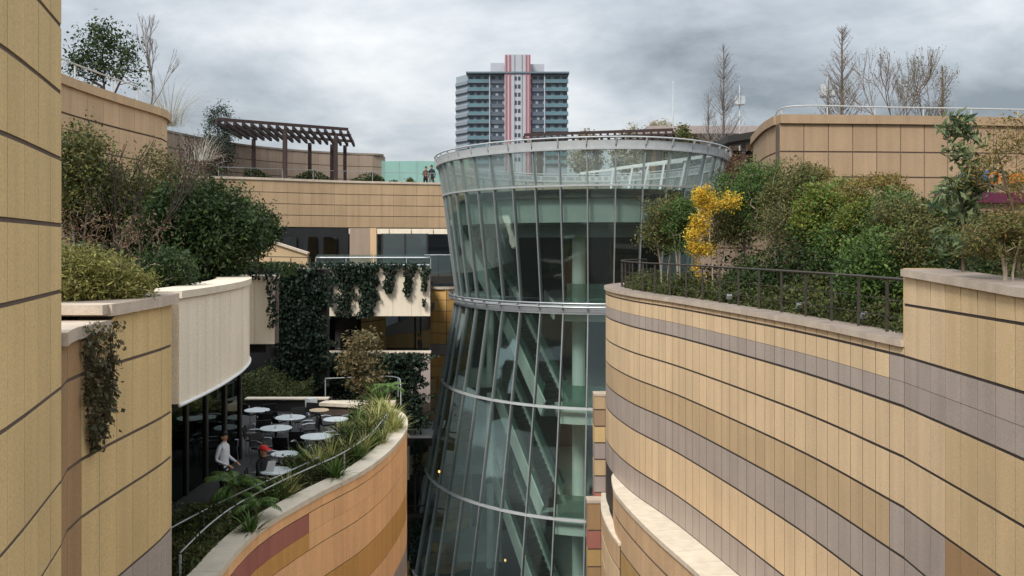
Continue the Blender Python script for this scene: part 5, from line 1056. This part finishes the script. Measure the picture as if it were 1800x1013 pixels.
palm('green palm with arching fronds in front of the waiter', 412, 19.9, -6.0, .7, 16, .72, 120); palm('palm behind the handrail in front of the seated man', 448, 19.4, -6.0, .4, 14, .62, 121); palm('small palm at the upper end of the terrace planter', 683, 32.6, -6.0, .8, 14, .65, 122)
tpn = np.array([(p[0], p[1]) for p in tr]); TPN = normals2(np.array(spline(ter[2:10], .25)), 1); TPP = np.array(spline(ter[2:10], .25))
def tcov(rs):
    i = rs.randint(len(TPP)); d = rs.uniform(.5, 1.5)+abs(rs.normal())*.15; hh = .42*(1+.5*math.sin(i*.8)+.35*math.sin(i*2.3)); return (TPP[i, 0]-TPN[i, 0]*d, TPP[i, 1]-TPN[i, 1]*d, -6.0+rs.uniform(0, 1)**.8*hh)
stuff_leaves('ground_cover', 'dense dark planting inside the orange terrace wall', tcov, 34000, 65, 'leaf_cover', .085, .035)
def tcov2(rs): y = rs.uniform(16.2, 21.8); x = rs.uniform(np.interp(y, [16, 19.5, 22], [-7.9, -7.4, -6.2]), np.interp(y, [16, 19.3, 22], [-5.75, -5.7, -5.0])); return (x, y, -6.0+rs.uniform(0, .32)*(1+.5*math.sin(x*4+y)))
stuff_leaves('ground_cover', 'grassy planting at the near end of the terrace', tcov2, 24000, 66, 'leaf_cover', .11, .022)
def hedge2(rs): x = rs.uniform(X(425, 37), X(540, 37)); y = rs.uniform(35.2, 38.5); return (x, y, TF+rs.uniform(0, 1)*(.9+.35*math.sin(x*2.3)))
stuff_leaves('hedge', 'green hedge behind the white topped low terrace wall', hedge2, 9000, 67, 'leaf_cover', .12, .05, 'hedge')
def boxrow(rs): x = rs.uniform(-18, -9.2); y = np.interp(x, [-18.4, -12, -8], [60.6, 64, 65.5])+rs.uniform(0, .8); return (x, y, 4.0+rs.uniform(0, 1)*(.75+.4*math.sin(x*1.7)))
stuff_leaves('hedge', 'low planting under the timber pergola behind the footbridge parapet', boxrow, 5500, 68, 'leaf_dark', .16, .09, 'hedge')
# ---- skyline trees
plant('roof_tree', 'dark evergreen tree on the roof of the far left block', 'tree', at(180, 29, 4.15), [[(0, 0, 0), (.05, 0, .8), (0, 0, 1.6)], [(.1, 0, 0), (.5, 0, .9), (.7, .1, 1.4)]], [(0, 0, 2.0, 1.1, .9, .8, 1.4), (-.8, 0, 1.2, .6, .6, .6, .7), (.75, 0, 1.3, .6, .6, .6, .8), (-.25, 0, 2.75, .45, .4, .25, .7)], 95, 131, 'bark_dark', 'leaf_dark', 34, .12, .055, .16, .008)
bare('bare_tree', 'slim leafless tree with upswept branches on the far left block', at(262, 31, 4.15), [(.03, 1)], 1.45, 132, 4, .035, .33, .5, bark='bark_grey', shrink=.66, rmin=.005)
t_ = thing('pampas_grass', 'pale feathery pampas grass at the corner of the far left block', 'grass', at(300, 31.5, 4.1)); V, Fq = blades(np.random.RandomState(133), 150, 2.1, .012, 1.25, .95, 6, rad=.5); obj_raw('leaves', mesh_np('leaves', V, Fq, ['leaf_pale']), t_)
t_ = thing('pampas_grass', 'second clump of pale wispy grass right of the far left block', 'grass', at(352, 44, 4.1)); V, Fq = blades(np.random.RandomState(134), 110, 1.9, .014, 1.3, .9, 6, rad=.9); obj_raw('leaves', mesh_np('leaves', V, Fq, ['leaf_pale']), t_)
shrub('brown leafless thicket below the garden wall beside the pergola', 345, 57, 248, 2.2, 135, 'leaf_dry', 90, 14, .12, .05, z0=3.95, low=.1, stems=5, spread=.3, bark='bark_grey', tip=.012)
plant('conifer', 'dark conifer standing at the left end of the timber pergola', 'tree', at(382, 61.5, 3.95), [[(0, 0, 0), (0, 0, 2.5), (.05, 0, 5.2)]], [(0, 0, 2.2, 1.1, 1, 1.3, 1), (0, 0, 3.6, .95, .9, 1.0, 1.1), (.1, 0, 4.9, .6, .6, .7, 1.2)], 100, 136, 'bark_dark', 'leaf_conifer', 60, .2, .06, .24, .012)
def redwood(label, px, Y_, base_z, top_py, hw, seed, n=120):
    rs = np.random.RandomState(seed); H = Z(top_py, Y_)-base_z; t = thing('bare_conifer', label, 'tree', at(px, Y_, base_z)); segs = [((0, 0, H*k/10), (0, 0, H*(k+1)/10), .03+.10*(1-k/10), .03+.10*(1-(k+1)/10)-.012) for k in range(10)]
    bs = []
    for i in range(n):
        f = rs.uniform(.08, .97); a = rs.uniform(0, 6.28); l = hw*(1-f)**.75*rs.uniform(.6, 1.1)+.15; p = np.array([0, 0, H*f]); ang = rs.uniform(.65, .95); d = np.array([math.cos(a)*math.cos(ang), math.sin(a)*math.cos(ang), math.sin(ang)*.9])
        q = p
        for s in range(4):
            q2 = q+d*l/3; bs.append((q, q2, .022*(1-s/4)+.007, .022*(1-(s+1)/4)+.006)); d = d+np.array([0, 0, .12])+rs.normal(size=3)*.06; d /= np.linalg.norm(d)
            for e2 in range(3):
                dd = d+rs.normal(size=3)*.5; dd /= np.linalg.norm(dd); bs.append((q2, q2+dd*l*.22, .008, .005))
            q = q2
    V, Fq = tubes_np([(np.array(a), np.array(c), r0, r1) for a, c, r0, r1 in segs], 6); obj_raw('trunk', mesh_np('trunk', V, Fq, ['bark'], smooth=True), t)
    V, Fq = tubes_np(bs, 3); obj_raw('branches', mesh_np('branches', V, Fq, ['bark_grey']), t)
redwood('tall bare conifer rising over the right end of the atrium rim', 1272, 72, 3.95, 78, 2.6, 141, 150); redwood('shorter bare conifer close left of the one over the atrium rim', 1245, 76, 3.95, 165, 2.0, 142, 80); redwood('tallest bare conifer on the roof of the buff stone block', 1480, 48, 4.2, 46, 1.7, 143, 130); redwood('small bare conifer left of the tallest one on the block roof', 1456, 50, 4.2, 140, 1.0, 144, 60); redwood('faint small bare conifer at the right of the block roof trees', 1657, 46, 4.2, 118, .7, 145, 60)
bare('bare_tree', 'wide spreading bare tree with sparse leaves on the block roof', at(1568, 44, 4.2), [(-.4, 1), (.05, 1), (.35, 1)], 2.05, 151, 4, .035, .36, .35, leaf='leaf_rust', nleaf=1, shrink=.72, bark='bark', rmin=.0035)
bare('bare_tree', 'bare tree with dry russet leaf tips right of the spreading one', at(1622, 44.5, 4.2), [(-.15, 1), (.3, 1)], 1.85, 154, 4, .03, .4, .3, leaf='leaf_rust', nleaf=3, shrink=.72, bark='bark', rmin=.0035)
for k, (px, Y_, top, hw, lb) in enumerate(((1030, 96, 226, 1.9, 'pale tan tree crown behind the left part of the low pergola'), (1110, 98, 222, 2.4, 'pale tan tree crown behind the middle of the low pergola'), (1158, 92, 211, 2.2, 'tallest pale tan tree crown left of the plain mast'), (1200, 82, 226, 1.4, 'dark green tree crown at the right end of the low pergola'))):
    shrub(lb, px, Y_, top, hw, 160+k, 'leaf_far' if k < 3 else 'leaf_olive', 60, 50, .26, .16, z0=3.95, low=.35, stems=3, spread=.34, name='park_tree', cat='tree', tip=.012)
shrub('reddish brown shrub below the dark canopy by the stone block', 1290, 46, 262, 1.3, 170, 'leaf_dry', 60, 40, .12, .05, z0=-1.0, low=.5, stems=3, bark='bark', spread=.25)
shrub('round box bush on the footbridge near the glass screen', 655, 66.5, 312, .75, 171, 'leaf_dark', 40, 50, .13, .07, z0=3.95, low=.1, stems=2, spread=.12); shrub('low round box bush on the footbridge left of the two people', 690, 66.8, 316, .5, 172, 'leaf_dark', 30, 50, .13, .07, z0=3.95, low=.05, stems=2, spread=.1); shrub('low round box bush nearest the two people on the footbridge', 720, 67, 316, .55, 173, 'leaf_cover', 30, 50, .13, .07, z0=3.95, low=.05, stems=2, spread=.1)
